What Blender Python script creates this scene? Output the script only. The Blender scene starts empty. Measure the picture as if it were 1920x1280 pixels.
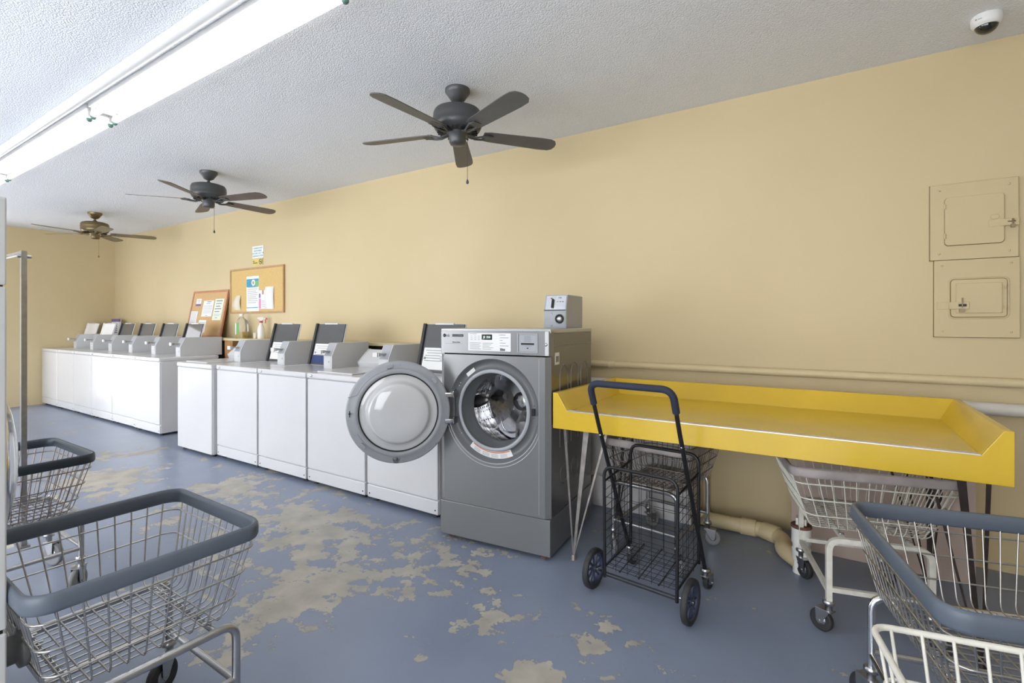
import bpy, bmesh, math, random
from mathutils import Vector, Matrix
R = math.radians
PI = math.pi
rnd = random.Random(7)
SC = bpy.context.scene
COL = SC.collection

# ------------------------------------------------------------------ materials
def srgb(r, g, b):
    f = lambda c: (c/255/12.92) if c/255 <= .04045 else ((c/255+.055)/1.055)**2.4
    return (f(r), f(g), f(b), 1)

def mat(name, col, rough=.5, metal=0, var=.04, vscale=6, bump=0, bscale=60, coat=0, spec=.5, emit=None, estr=1, trans=0, ior=1.45, alpha=1, detail=3):
    m = bpy.data.materials.new(name); m.use_nodes = True
    nt = m.node_tree; N = nt.nodes; L = nt.links
    b = N['Principled BSDF']
    tc = N.new('ShaderNodeTexCoord')
    if var:
        n = N.new('ShaderNodeTexNoise'); n.inputs['Scale'].default_value = vscale; n.inputs['Detail'].default_value = detail
        L.new(tc.outputs['Object'], n.inputs['Vector'])
        mx = N.new('ShaderNodeMix'); mx.data_type = 'RGBA'
        mx.inputs['A'].default_value = tuple(max(0, c*(1-var*2)) for c in col[:3]) + (1,)
        mx.inputs['B'].default_value = tuple(min(1, c*(1+var*2)) for c in col[:3]) + (1,)
        L.new(n.outputs['Fac'], mx.inputs['Factor']); L.new(mx.outputs['Result'], b.inputs['Base Color'])
    else:
        b.inputs['Base Color'].default_value = col
    b.inputs['Roughness'].default_value = rough
    b.inputs['Metallic'].default_value = metal
    b.inputs['Specular IOR Level'].default_value = spec
    b.inputs['Coat Weight'].default_value = coat
    b.inputs['IOR'].default_value = ior
    b.inputs['Transmission Weight'].default_value = trans
    b.inputs['Alpha'].default_value = alpha
    if emit:
        b.inputs['Emission Color'].default_value = emit; b.inputs['Emission Strength'].default_value = estr
    if bump:
        n2 = N.new('ShaderNodeTexNoise'); n2.inputs['Scale'].default_value = bscale; n2.inputs['Detail'].default_value = 4
        L.new(tc.outputs['Object'], n2.inputs['Vector'])
        bp = N.new('ShaderNodeBump'); bp.inputs['Strength'].default_value = bump; bp.inputs['Distance'].default_value = .01
        L.new(n2.outputs['Fac'], bp.inputs['Height']); L.new(bp.outputs['Normal'], b.inputs['Normal'])
    return m

M = {}
M['white'] = mat('white_enamel', (.62, .62, .635, 1), .22, var=.02, vscale=3, coat=.3, bump=.03, bscale=6)
M['white_side'] = mat('white_enamel_side', (.58, .575, .59, 1), .35, var=.03, vscale=3)
M['console'] = mat('coin_box_grey_paint', (.55, .555, .57, 1), .42, var=.02, vscale=9)
M['chrome'] = mat('chrome', (.72, .73, .75, 1), .16, 1, var=.05, vscale=30)
M['dull_chrome'] = mat('dull_chrome', (.46, .46, .47, 1), .30, 1, var=.12, vscale=25)
M['wire'] = mat('chromed_wire', (.50, .49, .48, 1), .28, 1, var=.12, vscale=40)
M['dark_wire'] = mat('tarnished_wire', (.26, .22, .20, 1), .4, .8, var=.3, vscale=30)
M['white_wire'] = mat('cream_coated_wire', (.64, .62, .55, 1), .4, var=.12, vscale=30)
M['black'] = mat('black_paint', (.012, .012, .014, 1), .35, var=.1)
M['black_lid'] = mat('black_glossy_lid', (.062, .063, .066, 1), .38, var=.1, coat=.5)
M['rubber'] = mat('black_rubber', (.03, .03, .032, 1), .6, var=.2, vscale=20)
M['grey_rubber'] = mat('grey_rubber_tyre', (.22, .22, .23, 1), .5, var=.1)
M['bumper'] = mat('blue_grey_bumper', (.11, .132, .165, 1), .42, var=.08, vscale=5, bump=.05, bscale=20)
M['bumper_dark'] = mat('dark_slate_bumper', (.03, .04, .05, 1), .42, var=.1, vscale=6)
M['bumper_dirty'] = mat('worn_mauve_bumper', (.33, .29, .28, 1), .6, var=.25, vscale=10, bump=.2, bscale=30)
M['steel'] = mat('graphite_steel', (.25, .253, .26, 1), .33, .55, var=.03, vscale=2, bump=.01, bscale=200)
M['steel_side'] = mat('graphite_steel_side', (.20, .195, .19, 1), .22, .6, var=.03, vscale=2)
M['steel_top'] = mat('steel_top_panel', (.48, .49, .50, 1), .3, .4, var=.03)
M['bezel'] = mat('dark_grey_plastic', (.13, .134, .14, 1), .35, var=.03)
M['ring'] = mat('grey_plastic_ring', (.36, .375, .40, 1), .33, var=.02)
M['gasket'] = mat('grey_gasket_rubber', (.16, .17, .18, 1), .4, var=.05)
M['porthole'] = mat('porthole_glass', (.70, .705, .71, 1), .08, var=.0, trans=.12, coat=.6)
M['cover'] = mat('pale_grey_door_shell', (.55, .56, .58, 1), .4, var=.02)
M['paper'] = mat('white_paper', (.78, .78, .77, 1), .8, var=.03)
M['paper2'] = mat('pale_green_paper', (.72, .80, .66, 1), .8, var=.03)
M['ink'] = mat('grey_ink', (.25, .26, .28, 1), .8, var=0)
M['ink_black'] = mat('black_ink', (.01, .01, .012, 1), .5, var=0)
M['ink_teal'] = mat('teal_ink', (.20, .42, .42, 1), .8, var=0)
M['blue_ink'] = mat('blue_print', (.05, .28, .42, 1), .6, var=.1)
M['green_ink'] = mat('green_print', (.16, .45, .16, 1), .6, var=.1)
M['pink'] = mat('pink_print', (.75, .22, .42, 1), .6, var=.1)
M['red'] = mat('red_plastic', (.55, .05, .06, 1), .4, var=.05)
M['orange'] = mat('orange_red_print', (.75, .16, .06, 1), .5, var=.05)
M['purple'] = mat('purple_print', (.16, .12, .30, 1), .5, var=.1)
M['lcd'] = mat('dark_display', (.01, .012, .012, 1), .15, var=0)
M['lcd_on'] = mat('lit_display_digits', (.6, .7, .65, 1), .5, var=0, emit=(.6, .75, .7, 1), estr=.8)
M['navy'] = mat('navy_label', (.02, .04, .14, 1), .5, var=.05)
M['wood'] = mat('raw_pine_post', (.42, .22, .09, 1), .7, var=.25, vscale=8)
M['frame_wood'] = mat('oak_frame', (.45, .27, .13, 1), .5, var=.12, vscale=12)
M['frame_red'] = mat('reddish_wood_frame', (.50, .23, .13, 1), .5, var=.12, vscale=12)
M['shelf'] = mat('cream_painted_shelf', (.60, .53, .33, 1), .45, var=.05)
M['gap_shade'] = mat('shelf_gap_shade', (.03, .027, .025, 1), .8, var=.2)  # near-black colour standing in for shade in the gap below the shelf
M['fan_grey'] = mat('charcoal_fan_metal', (.085, .088, .092, 1), .42, .4, var=.05)
M['fan_brass'] = mat('antique_brass', (.20, .15, .075, 1), .38, .7, var=.1)
M['blade'] = mat('brown_grey_fan_blade', (.13, .10, .09, 1), .45, var=.2, vscale=8)
M['blade_grey'] = mat('charcoal_fan_blade', (.10, .10, .10, 1), .45, var=.1, vscale=8)
M['blade_brass'] = mat('tan_fan_blade', (.20, .16, .09, 1), .45, var=.2, vscale=8)
M['fixture'] = mat('fixture_white_metal', (.62, .62, .62, 1), .4, var=.01)
M['tube'] = mat('lit_fluorescent_tube', (1, 1, 1, 1), .5, var=0, emit=(1, .985, .96, 1), estr=5)
M['cap_green'] = mat('green_tube_cap', (.10, .20, .165, 1), .5, var=.05)
M['pipe'] = mat('cream_painted_pipe', (.62, .51, .305, 1), .45, var=.06, vscale=5, bump=.1, bscale=20)
M['pipe_white'] = mat('grubby_white_pipe', (.66, .63, .57, 1), .5, var=.12, vscale=4)
M['pvc'] = mat('white_pvc', (.72, .71, .68, 1), .4, var=.1, vscale=12)
M['brown_rust'] = mat('rusty_steel', (.16, .075, .055, 1), .7, .3, var=.35, vscale=30, bump=.2, bscale=80)
M['strap'] = mat('tarnished_steel_strap', (.33, .30, .28, 1), .42, .7, var=.3, vscale=20)
M['dark_strap'] = mat('dark_brown_steel_strap', (.035, .025, .022, 1), .5, .4, var=.3, vscale=20)
M['yellow'] = mat('yellow_laminate', (.64, .43, .035, 1), .24, var=.10, vscale=2.2, coat=.25, bump=.03, bscale=10)
M['alu'] = mat('aluminium_edge', (.72, .70, .72, 1), .3, .6, var=.05)
M['panel'] = mat('painted_steel_panel', (.56, .455, .265, 1), .5, var=.03, vscale=4, bump=.05, bscale=30)
M['dome'] = mat('smoked_dome', (.012, .012, .012, 1), .08, var=0, coat=.8)
M['camera_white'] = mat('camera_housing_white', (.75, .75, .74, 1), .4, var=.01)
M['clear'] = mat('clear_plastic_bottle', (.9, .88, .80, 1), .08, var=0, trans=.85, ior=1.2)
M['liquid'] = mat('amber_liquid', (.72, .50, .06, 1), .1, var=.05, trans=.3)
M['bottle_white'] = mat('white_plastic_bottle', (.80, .78, .74, 1), .4, var=.02)
M['beige'] = mat('beige_plastic', (.70, .64, .50, 1), .5, var=.02)
M['lid_white'] = mat('white_lid_inside', (.80, .80, .80, 1), .3, var=.02)
M['dryer'] = mat('dryer_grey_white_enamel', (.60, .60, .60, 1), .4, var=.04, vscale=4)
M['hub_blue'] = mat('slate_blue_plastic_hub', (.045, .055, .10, 1), .35, var=.1)
M['grip'] = mat('navy_foam_grip', (.022, .028, .05, 1), .75, var=.1, bump=.1, bscale=200)
M['outdoor'] = mat('outdoor_paving', (.40, .39, .37, 1), .9, var=.1)

M['gap_shadow'] = mat('painted_gap_shadow', (.10, .07, .035, 1), .8, var=.1)  # dark brown standing in for the shadow lines around panel plates and doors
M['old_brass'] = mat('dull_brass_padlock', (.30, .24, .14, 1), .5, .4, var=.1)

def wall_mat():
    m = mat('cream_wall_paint', (.64, .525, .325, 1), .55)
    nt = m.node_tree; N = nt.nodes; L = nt.links; b = N['Principled BSDF']
    tc = [n for n in N if n.type == 'TEX_COORD'][0]
    n = N.new('ShaderNodeTexNoise'); n.inputs['Scale'].default_value = .9; n.inputs['Detail'].default_value = 5
    L.new(tc.outputs['Object'], n.inputs['Vector'])
    r = N.new('ShaderNodeValToRGB')
    r.color_ramp.elements[0].position = .35; r.color_ramp.elements[0].color = (.56, .455, .265, 1)
    r.color_ramp.elements[1].position = .65; r.color_ramp.elements[1].color = (.60, .49, .292, 1)
    L.new(n.outputs['Fac'], r.inputs['Fac']); L.new(r.outputs['Color'], b.inputs['Base Color'])
    n2 = N.new('ShaderNodeTexNoise'); n2.inputs['Scale'].default_value = 2.2; n2.inputs['Detail'].default_value = 6
    L.new(tc.outputs['Object'], n2.inputs['Vector'])
    bp = N.new('ShaderNodeBump'); bp.inputs['Strength'].default_value = .25; bp.inputs['Distance'].default_value = .02
    L.new(n2.outputs['Fac'], bp.inputs['Height']); L.new(bp.outputs['Normal'], b.inputs['Normal'])
    return m

def ceil_mat():
    m = mat('popcorn_ceiling', (.78, .80, .84, 1), .95, var=0)
    nt = m.node_tree; N = nt.nodes; L = nt.links; b = N['Principled BSDF']
    tc = [n for n in N if n.type == 'TEX_COORD'][0]
    n = N.new('ShaderNodeTexNoise'); n.inputs['Scale'].default_value = 90; n.inputs['Detail'].default_value = 3; n.inputs['Roughness'].default_value = .6
    v = N.new('ShaderNodeTexVoronoi'); v.inputs['Scale'].default_value = 120
    L.new(tc.outputs['Object'], n.inputs['Vector']); L.new(tc.outputs['Object'], v.inputs['Vector'])
    a = N.new('ShaderNodeMath'); a.operation = 'SUBTRACT'; L.new(n.outputs['Fac'], a.inputs[0]); L.new(v.outputs['Distance'], a.inputs[1])
    bp = N.new('ShaderNodeBump'); bp.inputs['Strength'].default_value = .5; bp.inputs['Distance'].default_value = .007
    L.new(a.outputs[0], bp.inputs['Height']); L.new(bp.outputs['Normal'], b.inputs['Normal'])
    return m

def floor_mat():
    m = mat('worn_blue_floor_paint', (.3, .35, .45, 1), .45, var=0)
    nt = m.node_tree; N = nt.nodes; L = nt.links; b = N['Principled BSDF']
    tc = [n for n in N if n.type == 'TEX_COORD'][0]
    def math_(op, a, c, clamp=False):
        n = N.new('ShaderNodeMath'); n.operation = op; n.use_clamp = clamp
        for i, v in enumerate((a, c)):
            if v is None: continue
            if isinstance(v, (int, float)): n.inputs[i].default_value = v
            else: L.new(v, n.inputs[i])
        return n.outputs[0]
    mask = None
    for (x, y, r, w) in ((-2.75, 1.95, .95, .9), (-1.85, 2.12, .6, .85), (-1.35, 1.85, .42, .7), (-1.0, 1.62, .25, .75), (-2.25, 1.4, .55, .85), (-3.8, 2.1, 1.1, .75), (-.62, 2.02, .22, .6), (-5.4, 1.6, 1.6, .6), (-.85, 2.1, .25, .6), (-2.9, 1.2, .4, .5)):
        mp = N.new('ShaderNodeVectorMath'); mp.operation = 'DISTANCE'
        L.new(tc.outputs['Object'], mp.inputs[0]); mp.inputs[1].default_value = (x, y, 0)
        f = math_('SUBTRACT', 1, math_('DIVIDE', mp.outputs['Value'], r), True)
        f = math_('MULTIPLY', f, w)
        mask = f if mask is None else math_('MAXIMUM', mask, f)
    nA = N.new('ShaderNodeTexNoise'); nA.inputs['Scale'].default_value = 2.0; nA.inputs['Detail'].default_value = 4; nA.inputs['Distortion'].default_value = .2
    nB = N.new('ShaderNodeTexNoise'); nB.inputs['Scale'].default_value = 7.5; nB.inputs['Detail'].default_value = 12; nB.inputs['Roughness'].default_value = .66
    for q in (nA, nB): L.new(tc.outputs['Object'], q.inputs['Vector'])
    v = math_('ADD', math_('ADD', math_('MULTIPLY', nA.outputs['Fac'], .42), math_('MULTIPLY', nB.outputs['Fac'], .58)), math_('MULTIPLY', mask, .19))
    r = N.new('ShaderNodeValToRGB'); r.color_ramp.elements[0].position = .596; r.color_ramp.elements[1].position = .602
    L.new(v, r.inputs['Fac'])
    edge = N.new('ShaderNodeValToRGB')
    e = edge.color_ramp; e.elements[0].position = .585; e.elements[0].color = (0, 0, 0, 1); e.elements[1].position = .610; e.elements[1].color = (0, 0, 0, 1)
    q = e.elements.new(.597); q.color = (1, 1, 1, 1)
    L.new(v, edge.inputs['Fac'])
    # blue paint tone
    n3 = N.new('ShaderNodeTexNoise'); n3.inputs['Scale'].default_value = 1.3; n3.inputs['Detail'].default_value = 7
    L.new(tc.outputs['Object'], n3.inputs['Vector'])
    blue = N.new('ShaderNodeValToRGB'); blue.color_ramp.elements[0].position = .3; blue.color_ramp.elements[0].color = (.19, .225, .305, 1)
    blue.color_ramp.elements[1].position = .7; blue.color_ramp.elements[1].color = (.245, .285, .375, 1)
    L.new(n3.outputs['Fac'], blue.inputs['Fac'])
    n4 = N.new('ShaderNodeTexNoise'); n4.inputs['Scale'].default_value = 7; n4.inputs['Detail'].default_value = 8
    L.new(tc.outputs['Object'], n4.inputs['Vector'])
    tan = N.new('ShaderNodeValToRGB'); tan.color_ramp.elements[0].position = .35; tan.color_ramp.elements[0].color = (.36, .335, .29, 1)
    tan.color_ramp.elements[1].position = .7; tan.color_ramp.elements[1].color = (.48, .45, .385, 1)
    L.new(n4.outputs['Fac'], tan.inputs['Fac'])
    mx = N.new('ShaderNodeMix'); mx.data_type = 'RGBA'
    L.new(r.outputs['Color'], mx.inputs['Factor']); L.new(blue.outputs['Color'], mx.inputs['A']); L.new(tan.outputs['Color'], mx.inputs['B'])
    mx2 = N.new('ShaderNodeMix'); mx2.data_type = 'RGBA'; mx2.inputs['B'].default_value = (.10, .10, .12, 1)
    L.new(math_('MULTIPLY', edge.outputs['Color'], .3), mx2.inputs['Factor']); L.new(mx.outputs['Result'], mx2.inputs['A'])
    L.new(mx2.outputs['Result'], b.inputs['Base Color'])
    ro = math_('ADD', math_('MULTIPLY', r.outputs['Color'], .25), .36)
    L.new(ro, b.inputs['Roughness'])
    bp = N.new('ShaderNodeBump'); bp.inputs['Strength'].default_value = .12; bp.inputs['Distance'].default_value = .01
    L.new(n3.outputs['Fac'], bp.inputs['Height']); L.new(bp.outputs['Normal'], b.inputs['Normal'])
    return m

def drum_mat():
    m = mat('perforated_steel_drum', (.70, .70, .71, 1), .22, 1, var=0)
    nt = m.node_tree; N = nt.nodes; L = nt.links; b = N['Principled BSDF']
    tc = [n for n in N if n.type == 'TEX_COORD'][0]
    v = N.new('ShaderNodeTexVoronoi'); v.inputs['Scale'].default_value = 36; v.inputs['Randomness'].default_value = .25
    L.new(tc.outputs['Object'], v.inputs['Vector'])
    r = N.new('ShaderNodeValToRGB'); r.color_ramp.elements[0].position = .20; r.color_ramp.elements[0].color = (.02, .02, .02, 1)
    r.color_ramp.elements[1].position = .27; r.color_ramp.elements[1].color = (.50, .50, .51, 1)
    L.new(v.outputs['Distance'], r.inputs['Fac']); L.new(r.outputs['Color'], b.inputs['Base Color'])
    v2 = N.new('ShaderNodeTexVoronoi'); v2.inputs['Scale'].default_value = 22
    L.new(tc.outputs['Object'], v2.inputs['Vector'])
    bp = N.new('ShaderNodeBump'); bp.inputs['Strength'].default_value = .3; bp.inputs['Distance'].default_value = .01
    L.new(v2.outputs['Distance'], bp.inputs['Height']); L.new(bp.outputs['Normal'], b.inputs['Normal'])
    return m

def cork_mat(name, c):
    return mat(name, c, .85, var=.10, vscale=60, bump=.2, bscale=120, detail=5)
M['wall'] = wall_mat(); M['ceil'] = ceil_mat(); M['floor'] = floor_mat(); M['drum'] = drum_mat()
M['cork'] = cork_mat('golden_cork', (.62, .43, .17, 1)); M['cork_tan'] = cork_mat('tan_cork', (.58, .38, .18, 1))
M['pink_wall'] = mat('unpainted_pinkish_plaster', (.50, .40, .35, 1), .8, var=.10, vscale=3, bump=.15, bscale=20)
M['dirty_white'] = mat('grubby_white_paint', (.62, .60, .60, 1), .6, var=.08, vscale=5)

# ------------------------------------------------------------------ mesh builder
class MB:
    def __init__(s): s.v = []; s.f = []; s.sm = []; s.mi = []; s.mats = []
    def add(s, vs, fs, smooth=False, m=0):
        o = len(s.v); s.v += [tuple(v) for v in vs]
        for f in fs: s.f.append([i+o for i in f]); s.sm.append(smooth); s.mi.append(m)
        return s
    def box(s, x0, y0, z0, x1, y1, z1, m=0, T=None):
        vs = [(x0,y0,z0),(x1,y0,z0),(x1,y1,z0),(x0,y1,z0),(x0,y0,z1),(x1,y0,z1),(x1,y1,z1),(x0,y1,z1)]
        if T: vs = [T @ Vector(v) for v in vs]
        return s.add(vs, [(0,3,2,1),(4,5,6,7),(0,1,5,4),(1,2,6,5),(2,3,7,6),(3,0,4,7)], False, m)
    def prism(s, poly, axis, a, b, m=0, T=None):
        """poly: 2D points; axis 'x' -> (y,z), 'y' -> (x,z), 'z' -> (x,y)"""
        def P(p, t):
            v = {'x': (t, p[0], p[1]), 'y': (p[0], t, p[1]), 'z': (p[0], p[1], t)}[axis]
            return T @ Vector(v) if T else v
        n = len(poly); vs = [P(p, a) for p in poly] + [P(p, b) for p in poly]
        fs = [tuple(range(n))[::-1], tuple(range(n, 2*n))] + [(i, (i+1) % n, n+(i+1) % n, n+i) for i in range(n)]
        return s.add(vs, fs, False, m)
    def tube(s, pts, r, seg=8, closed=False, cap=True, m=0, square=False, flat=None):
        pts = [Vector(p) for p in pts]; n = len(pts); rings = []
        if n < 2: return s
        up = Vector((0, 0, 1))
        rr = r if isinstance(r, (list, tuple)) else [r]*n
        prev = None
        for i, p in enumerate(pts):
            if closed: t = (pts[(i+1) % n]-pts[i-1])
            else: t = pts[min(i+1, n-1)]-pts[max(i-1, 0)]
            t.normalize()
            if prev is None:
                a = up if abs(t.z) < .9 else Vector((0, 1, 0))
                u = t.cross(a).normalized()
            else:
                u = (prev - t*prev.dot(t))
                if u.length < 1e-6: u = t.cross(up)
                u.normalize()
            prev = u; w = t.cross(u)
            # mitre scale
            k = 1.0
            if 0 < i < n-1 or closed:
                d1 = (pts[i]-pts[i-1]).normalized(); c = max(.5, t.dot(d1)); k = 1/c
            ring = []
            for j in range(seg):
                ang = 2*PI*(j+(.5 if square else 0))/seg
                ca, sa = math.cos(ang)*rr[i], math.sin(ang)*rr[i]
                if flat: ca *= flat[0]; sa *= flat[1]
                ring.append(p+u*ca*(k if abs(k) < 1.3 else 1.3)+w*sa)
            rings.append(ring)
        vs = [q for ring in rings for q in ring]; fs = []
        for i in range(n if closed else n-1):
            a = i*seg; b = ((i+1) % n)*seg
            for j in range(seg): fs.append((a+j, a+(j+1) % seg, b+(j+1) % seg, b+j))
        s.add(vs, fs, not square, m)
        if cap and not closed:
            s.add(rings[0], [tuple(range(seg))[::-1]], False, m); s.add(rings[-1], [tuple(range(seg))], False, m)
        return s
    def lathe(s, prof, seg=32, T=None, m=0, smooth=True):
        """prof: (r, z) list about local z"""
        vs = []; fs = []; n = len(prof)
        for (r, z) in prof:
            for j in range(seg):
                a = 2*PI*j/seg; v = Vector((r*math.cos(a), r*math.sin(a), z)); vs.append(T @ v if T else v)
        for i in range(n-1):
            for j in range(seg):
                fs.append((i*seg+j, i*seg+(j+1) % seg, (i+1)*seg+(j+1) % seg, (i+1)*seg+j))
        s.add(vs, fs, smooth, m)
        if prof[0][0] > 1e-5: s.add(vs[:seg], [tuple(range(seg))[::-1]], False, m)
        if prof[-1][0] > 1e-5: s.add(vs[-seg:], [tuple(range(seg))], False, m)
        return s
    def lathe_open(s, prof, seg=48, T=None, m=0, smooth=True):
        vs = []; fs = []; n = len(prof)
        for (r, z) in prof:
            for j in range(seg):
                a = 2*PI*j/seg; v = Vector((r*math.cos(a), r*math.sin(a), z)); vs.append(T @ v if T else v)
        for i in range(n-1):
            for j in range(seg):
                fs.append((i*seg+j, i*seg+(j+1) % seg, (i+1)*seg+(j+1) % seg, (i+1)*seg+j))
        return s.add(vs, fs, smooth, m)
    def sweep(s, path, prof, m=0, smooth=True):
        """closed horizontal path swept with profile (out, up)"""
        n = len(path); k = len(prof); vs = []
        P = [Vector(p) for p in path]
        for i in range(n):
            t = (P[(i+1) % n]-P[i-1]); t.z = 0; t.normalize(); nn = Vector((t.y, -t.x, 0))
            for (a, b) in prof: vs.append(P[i]+nn*a+Vector((0, 0, b)))
        fs = [(i*k+j, ((i+1) % n)*k+j, ((i+1) % n)*k+(j+1) % k, i*k+(j+1) % k) for i in range(n) for j in range(k)]
        return s.add(vs, fs, smooth, m)
    def build(s, name, mats, parent=None, bevel=0, seg=2, loc=None, rot=None, shade_auto=False):
        me = bpy.data.meshes.new(name); me.from_pydata(s.v, [], s.f)
        if not isinstance(mats, (list, tuple)): mats = [mats]
        for x in mats: me.materials.append(x)
        me.polygons.foreach_set('use_smooth', s.sm); me.polygons.foreach_set('material_index', s.mi)
        bm = bmesh.new(); bm.from_mesh(me)
        if bevel: bmesh.ops.remove_doubles(bm, verts=bm.verts, dist=1e-6)
        bmesh.ops.recalc_face_normals(bm, faces=bm.faces)
        if bevel:
            es = [e for e in bm.edges if len(e.link_faces) == 2 and e.calc_face_angle(0) > R(30)]
            bmesh.ops.bevel(bm, geom=es, offset=bevel, segments=seg, affect='EDGES', profile=.5, clamp_overlap=True)
            if shade_auto:
                for f in bm.faces: f.smooth = True
        bm.to_mesh(me); bm.free(); me.update()
        o = bpy.data.objects.new(name, me); COL.objects.link(o)
        if parent: o.parent = parent
        if loc: o.location = loc
        if rot: o.rotation_euler = rot
        return o

def tag(o, label, cat, group=None, kind=None):
    if label: o['label'] = label
    if cat: o['category'] = cat
    if group: o['group'] = group
    if kind: o['kind'] = kind
    return o
def thing(name, label, cat, loc=(0, 0, 0), rz=0, group=None):
    o = bpy.data.objects.new(name, None); COL.objects.link(o); o.empty_display_size = .1
    o.location = loc; o.rotation_euler = (0, 0, rz)
    return tag(o, label, cat, group)
def struct(name, mb, m, bevel=0):
    o = mb.build(name, m, bevel=bevel); o['kind'] = 'structure'; return o
def text_into(mb, body, size, T, m=0, extrude=.0006, align='CENTER', spacing=1.0):
    cu = bpy.data.curves.new('t', 'FONT'); cu.body = body; cu.size = size; cu.extrude = extrude; cu.align_x = align; cu.space_line = spacing
    cu.resolution_u = 2
    ob = bpy.data.objects.new('t', cu); COL.objects.link(ob)
    dg = bpy.context.evaluated_depsgraph_get(); me = bpy.data.meshes.new_from_object(ob.evaluated_get(dg))
    mb.add([T @ v.co for v in me.vertices], [tuple(p.vertices) for p in me.polygons], False, m)
    bpy.data.objects.remove(ob); bpy.data.curves.remove(cu); bpy.data.meshes.remove(me)
def face_T(x, y, z):
    """text plane facing -y, upright"""
    return Matrix.Translation((x, y, z)) @ Matrix.Rotation(PI/2, 4, 'X')
def copy_tree(o, parent=None):
    c = o.copy(); COL.objects.link(c)
    if parent: c.parent = parent
    for ch in list(o.children): copy_tree(ch, c)
    return c
def arc(c, r, a0, a1, n, plane='yz'):
    out = []
    for i in range(n+1):
        a = a0+(a1-a0)*i/n; u, v = math.cos(a)*r, math.sin(a)*r
        out.append({'yz': (c[0], c[1]+u, c[2]+v), 'xz': (c[0]+u, c[1], c[2]+v), 'xy': (c[0]+u, c[1]+v, c[2])}[plane])
    return out
def rrect(hx, hy, r, n=6):
    out = []
    for (sx, sy, a) in ((1, 1, 0), (-1, 1, PI/2), (-1, -1, PI), (1, -1, 1.5*PI)):
        for i in range(n+1):
            t = a+PI/2*i/n; out.append((sx*(hx-r)+r*math.cos(t), sy*(hy-r)+r*math.sin(t)))
    return out
def fillet(pts, r, n=5):
    """round the inner corners of an open polyline"""
    P = [Vector(p) for p in pts]; out = [P[0]]
    for i in range(1, len(P)-1):
        a = (P[i-1]-P[i]); b = (P[i+1]-P[i]); k = min(r, a.length*.48, b.length*.48)
        A = P[i]+a.normalized()*k; B = P[i]+b.normalized()*k
        for j in range(n+1):
            t = j/n; out.append(A*(1-t)**2+P[i]*2*t*(1-t)+B*t*t)
    out.append(P[-1]); return out

# ------------------------------------------------------------------ room shell
WY, LX, RX, FY, CH = 3.73, -11.10, 3.2, -2.2, 2.915
struct('floor', MB().box(LX-.1, FY-.1, -.1, RX+.1, WY+.1, 0), M['floor'])
struct('ceiling', MB().box(LX-.1, FY-.1, CH, RX+.1, WY+.1, CH+.12), M['ceil'])
struct('wall_back', MB().box(LX-.1, WY, 0, RX+.1, WY+.12, CH), M['wall'])
w = MB().box(LX-.12, 1.85, 0, LX, WY, CH).box(LX-.12, FY, 0, LX, .55, CH).box(LX-.12, .55, 2.1, LX, 1.85, CH)
struct('wall_left', w, M['wall'])
struct('wall_right', MB().box(RX, FY, 0, RX+.12, WY, CH), M['wall'])
w = MB().box(LX, FY-.12, 0, -9.1, FY, CH).box(-9.1, FY-.12, 2.5, 1.1, FY, CH).box(1.1, FY-.12, 0, RX, FY, CH).box(-9.1, FY-.12, 0, 1.1, FY, .25)
for x in (-6.9, -4.1, -1.3): w.box(x-.06, FY-.12, .25, x+.06, FY, 2.5)
struct('wall_front', w, M['wall'])
# the two plastered chases under the table
struct('trim_1', MB().box(-1.52, 3.46, 0, -.79, WY, .78).box(-1.52, 3.40, .06, -.79, 3.46, .24), M['dirty_white'])
struct('trim_2', MB().box(-.20, 3.45, 0, .63, WY, .74), M['pink_wall'])

# ------------------------------------------------------------------ fluorescent fixtures
def fixture(x0, label):
    L_ = 2.60; t = thing('fluorescent_fixture', label, 'light fixture', (x0, 1.41, CH), 0, 'ceiling strip lights end to end')
    MB().box(.005, -.085, -.035, L_-.005, .085, 0).box(.02, -.05, -.055, L_-.02, .05, -.034).build('housing', M['fixture'], t, bevel=.004)
    for y in (-.062, .062):
        MB().tube([(.035, y, -.085), (L_-.035, y, -.085)], .019, 12).build('tube', M['tube'], t)
        for x, s in ((.028, -1), (L_-.028, 1)):
            o = MB().box(x-.011, y-.011, -.085, x+.011, y+.011, -.035).build('lamp_holder', M['fixture'], t, bevel=.003)
            if s < 0 or True:
                MB().lathe([(.001, -.010), (.012, -.009), (.017, 0), (.017, .012), (.001, .014)], 12, Matrix.Translation((x-.0, y, -.108))).build('end_cap', M['cap_green'], o)
    return t
fixture(-9.65, 'lit double tube strip light, farthest one of the row at the left edge')
fixture(-7.03, 'lit double tube strip light in the middle, between the two socket joints')
fixture(-4.41, 'lit double tube strip light, nearest and brightest, running out of the top')
fixture(-1.79, 'lit double tube strip light added unseen for its light, beyond the top edge of view')  # unseen fixture, added to continue the row for its light
t = MB().tube([(-11.0, 1.265, CH-.034), (1.2, 1.225, CH-.034)], .034, 14).build('ceiling_conduit', M['fixture'])
tag(t, 'thick white conduit running along the ceiling beside the strip lights', 'conduit')

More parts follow.
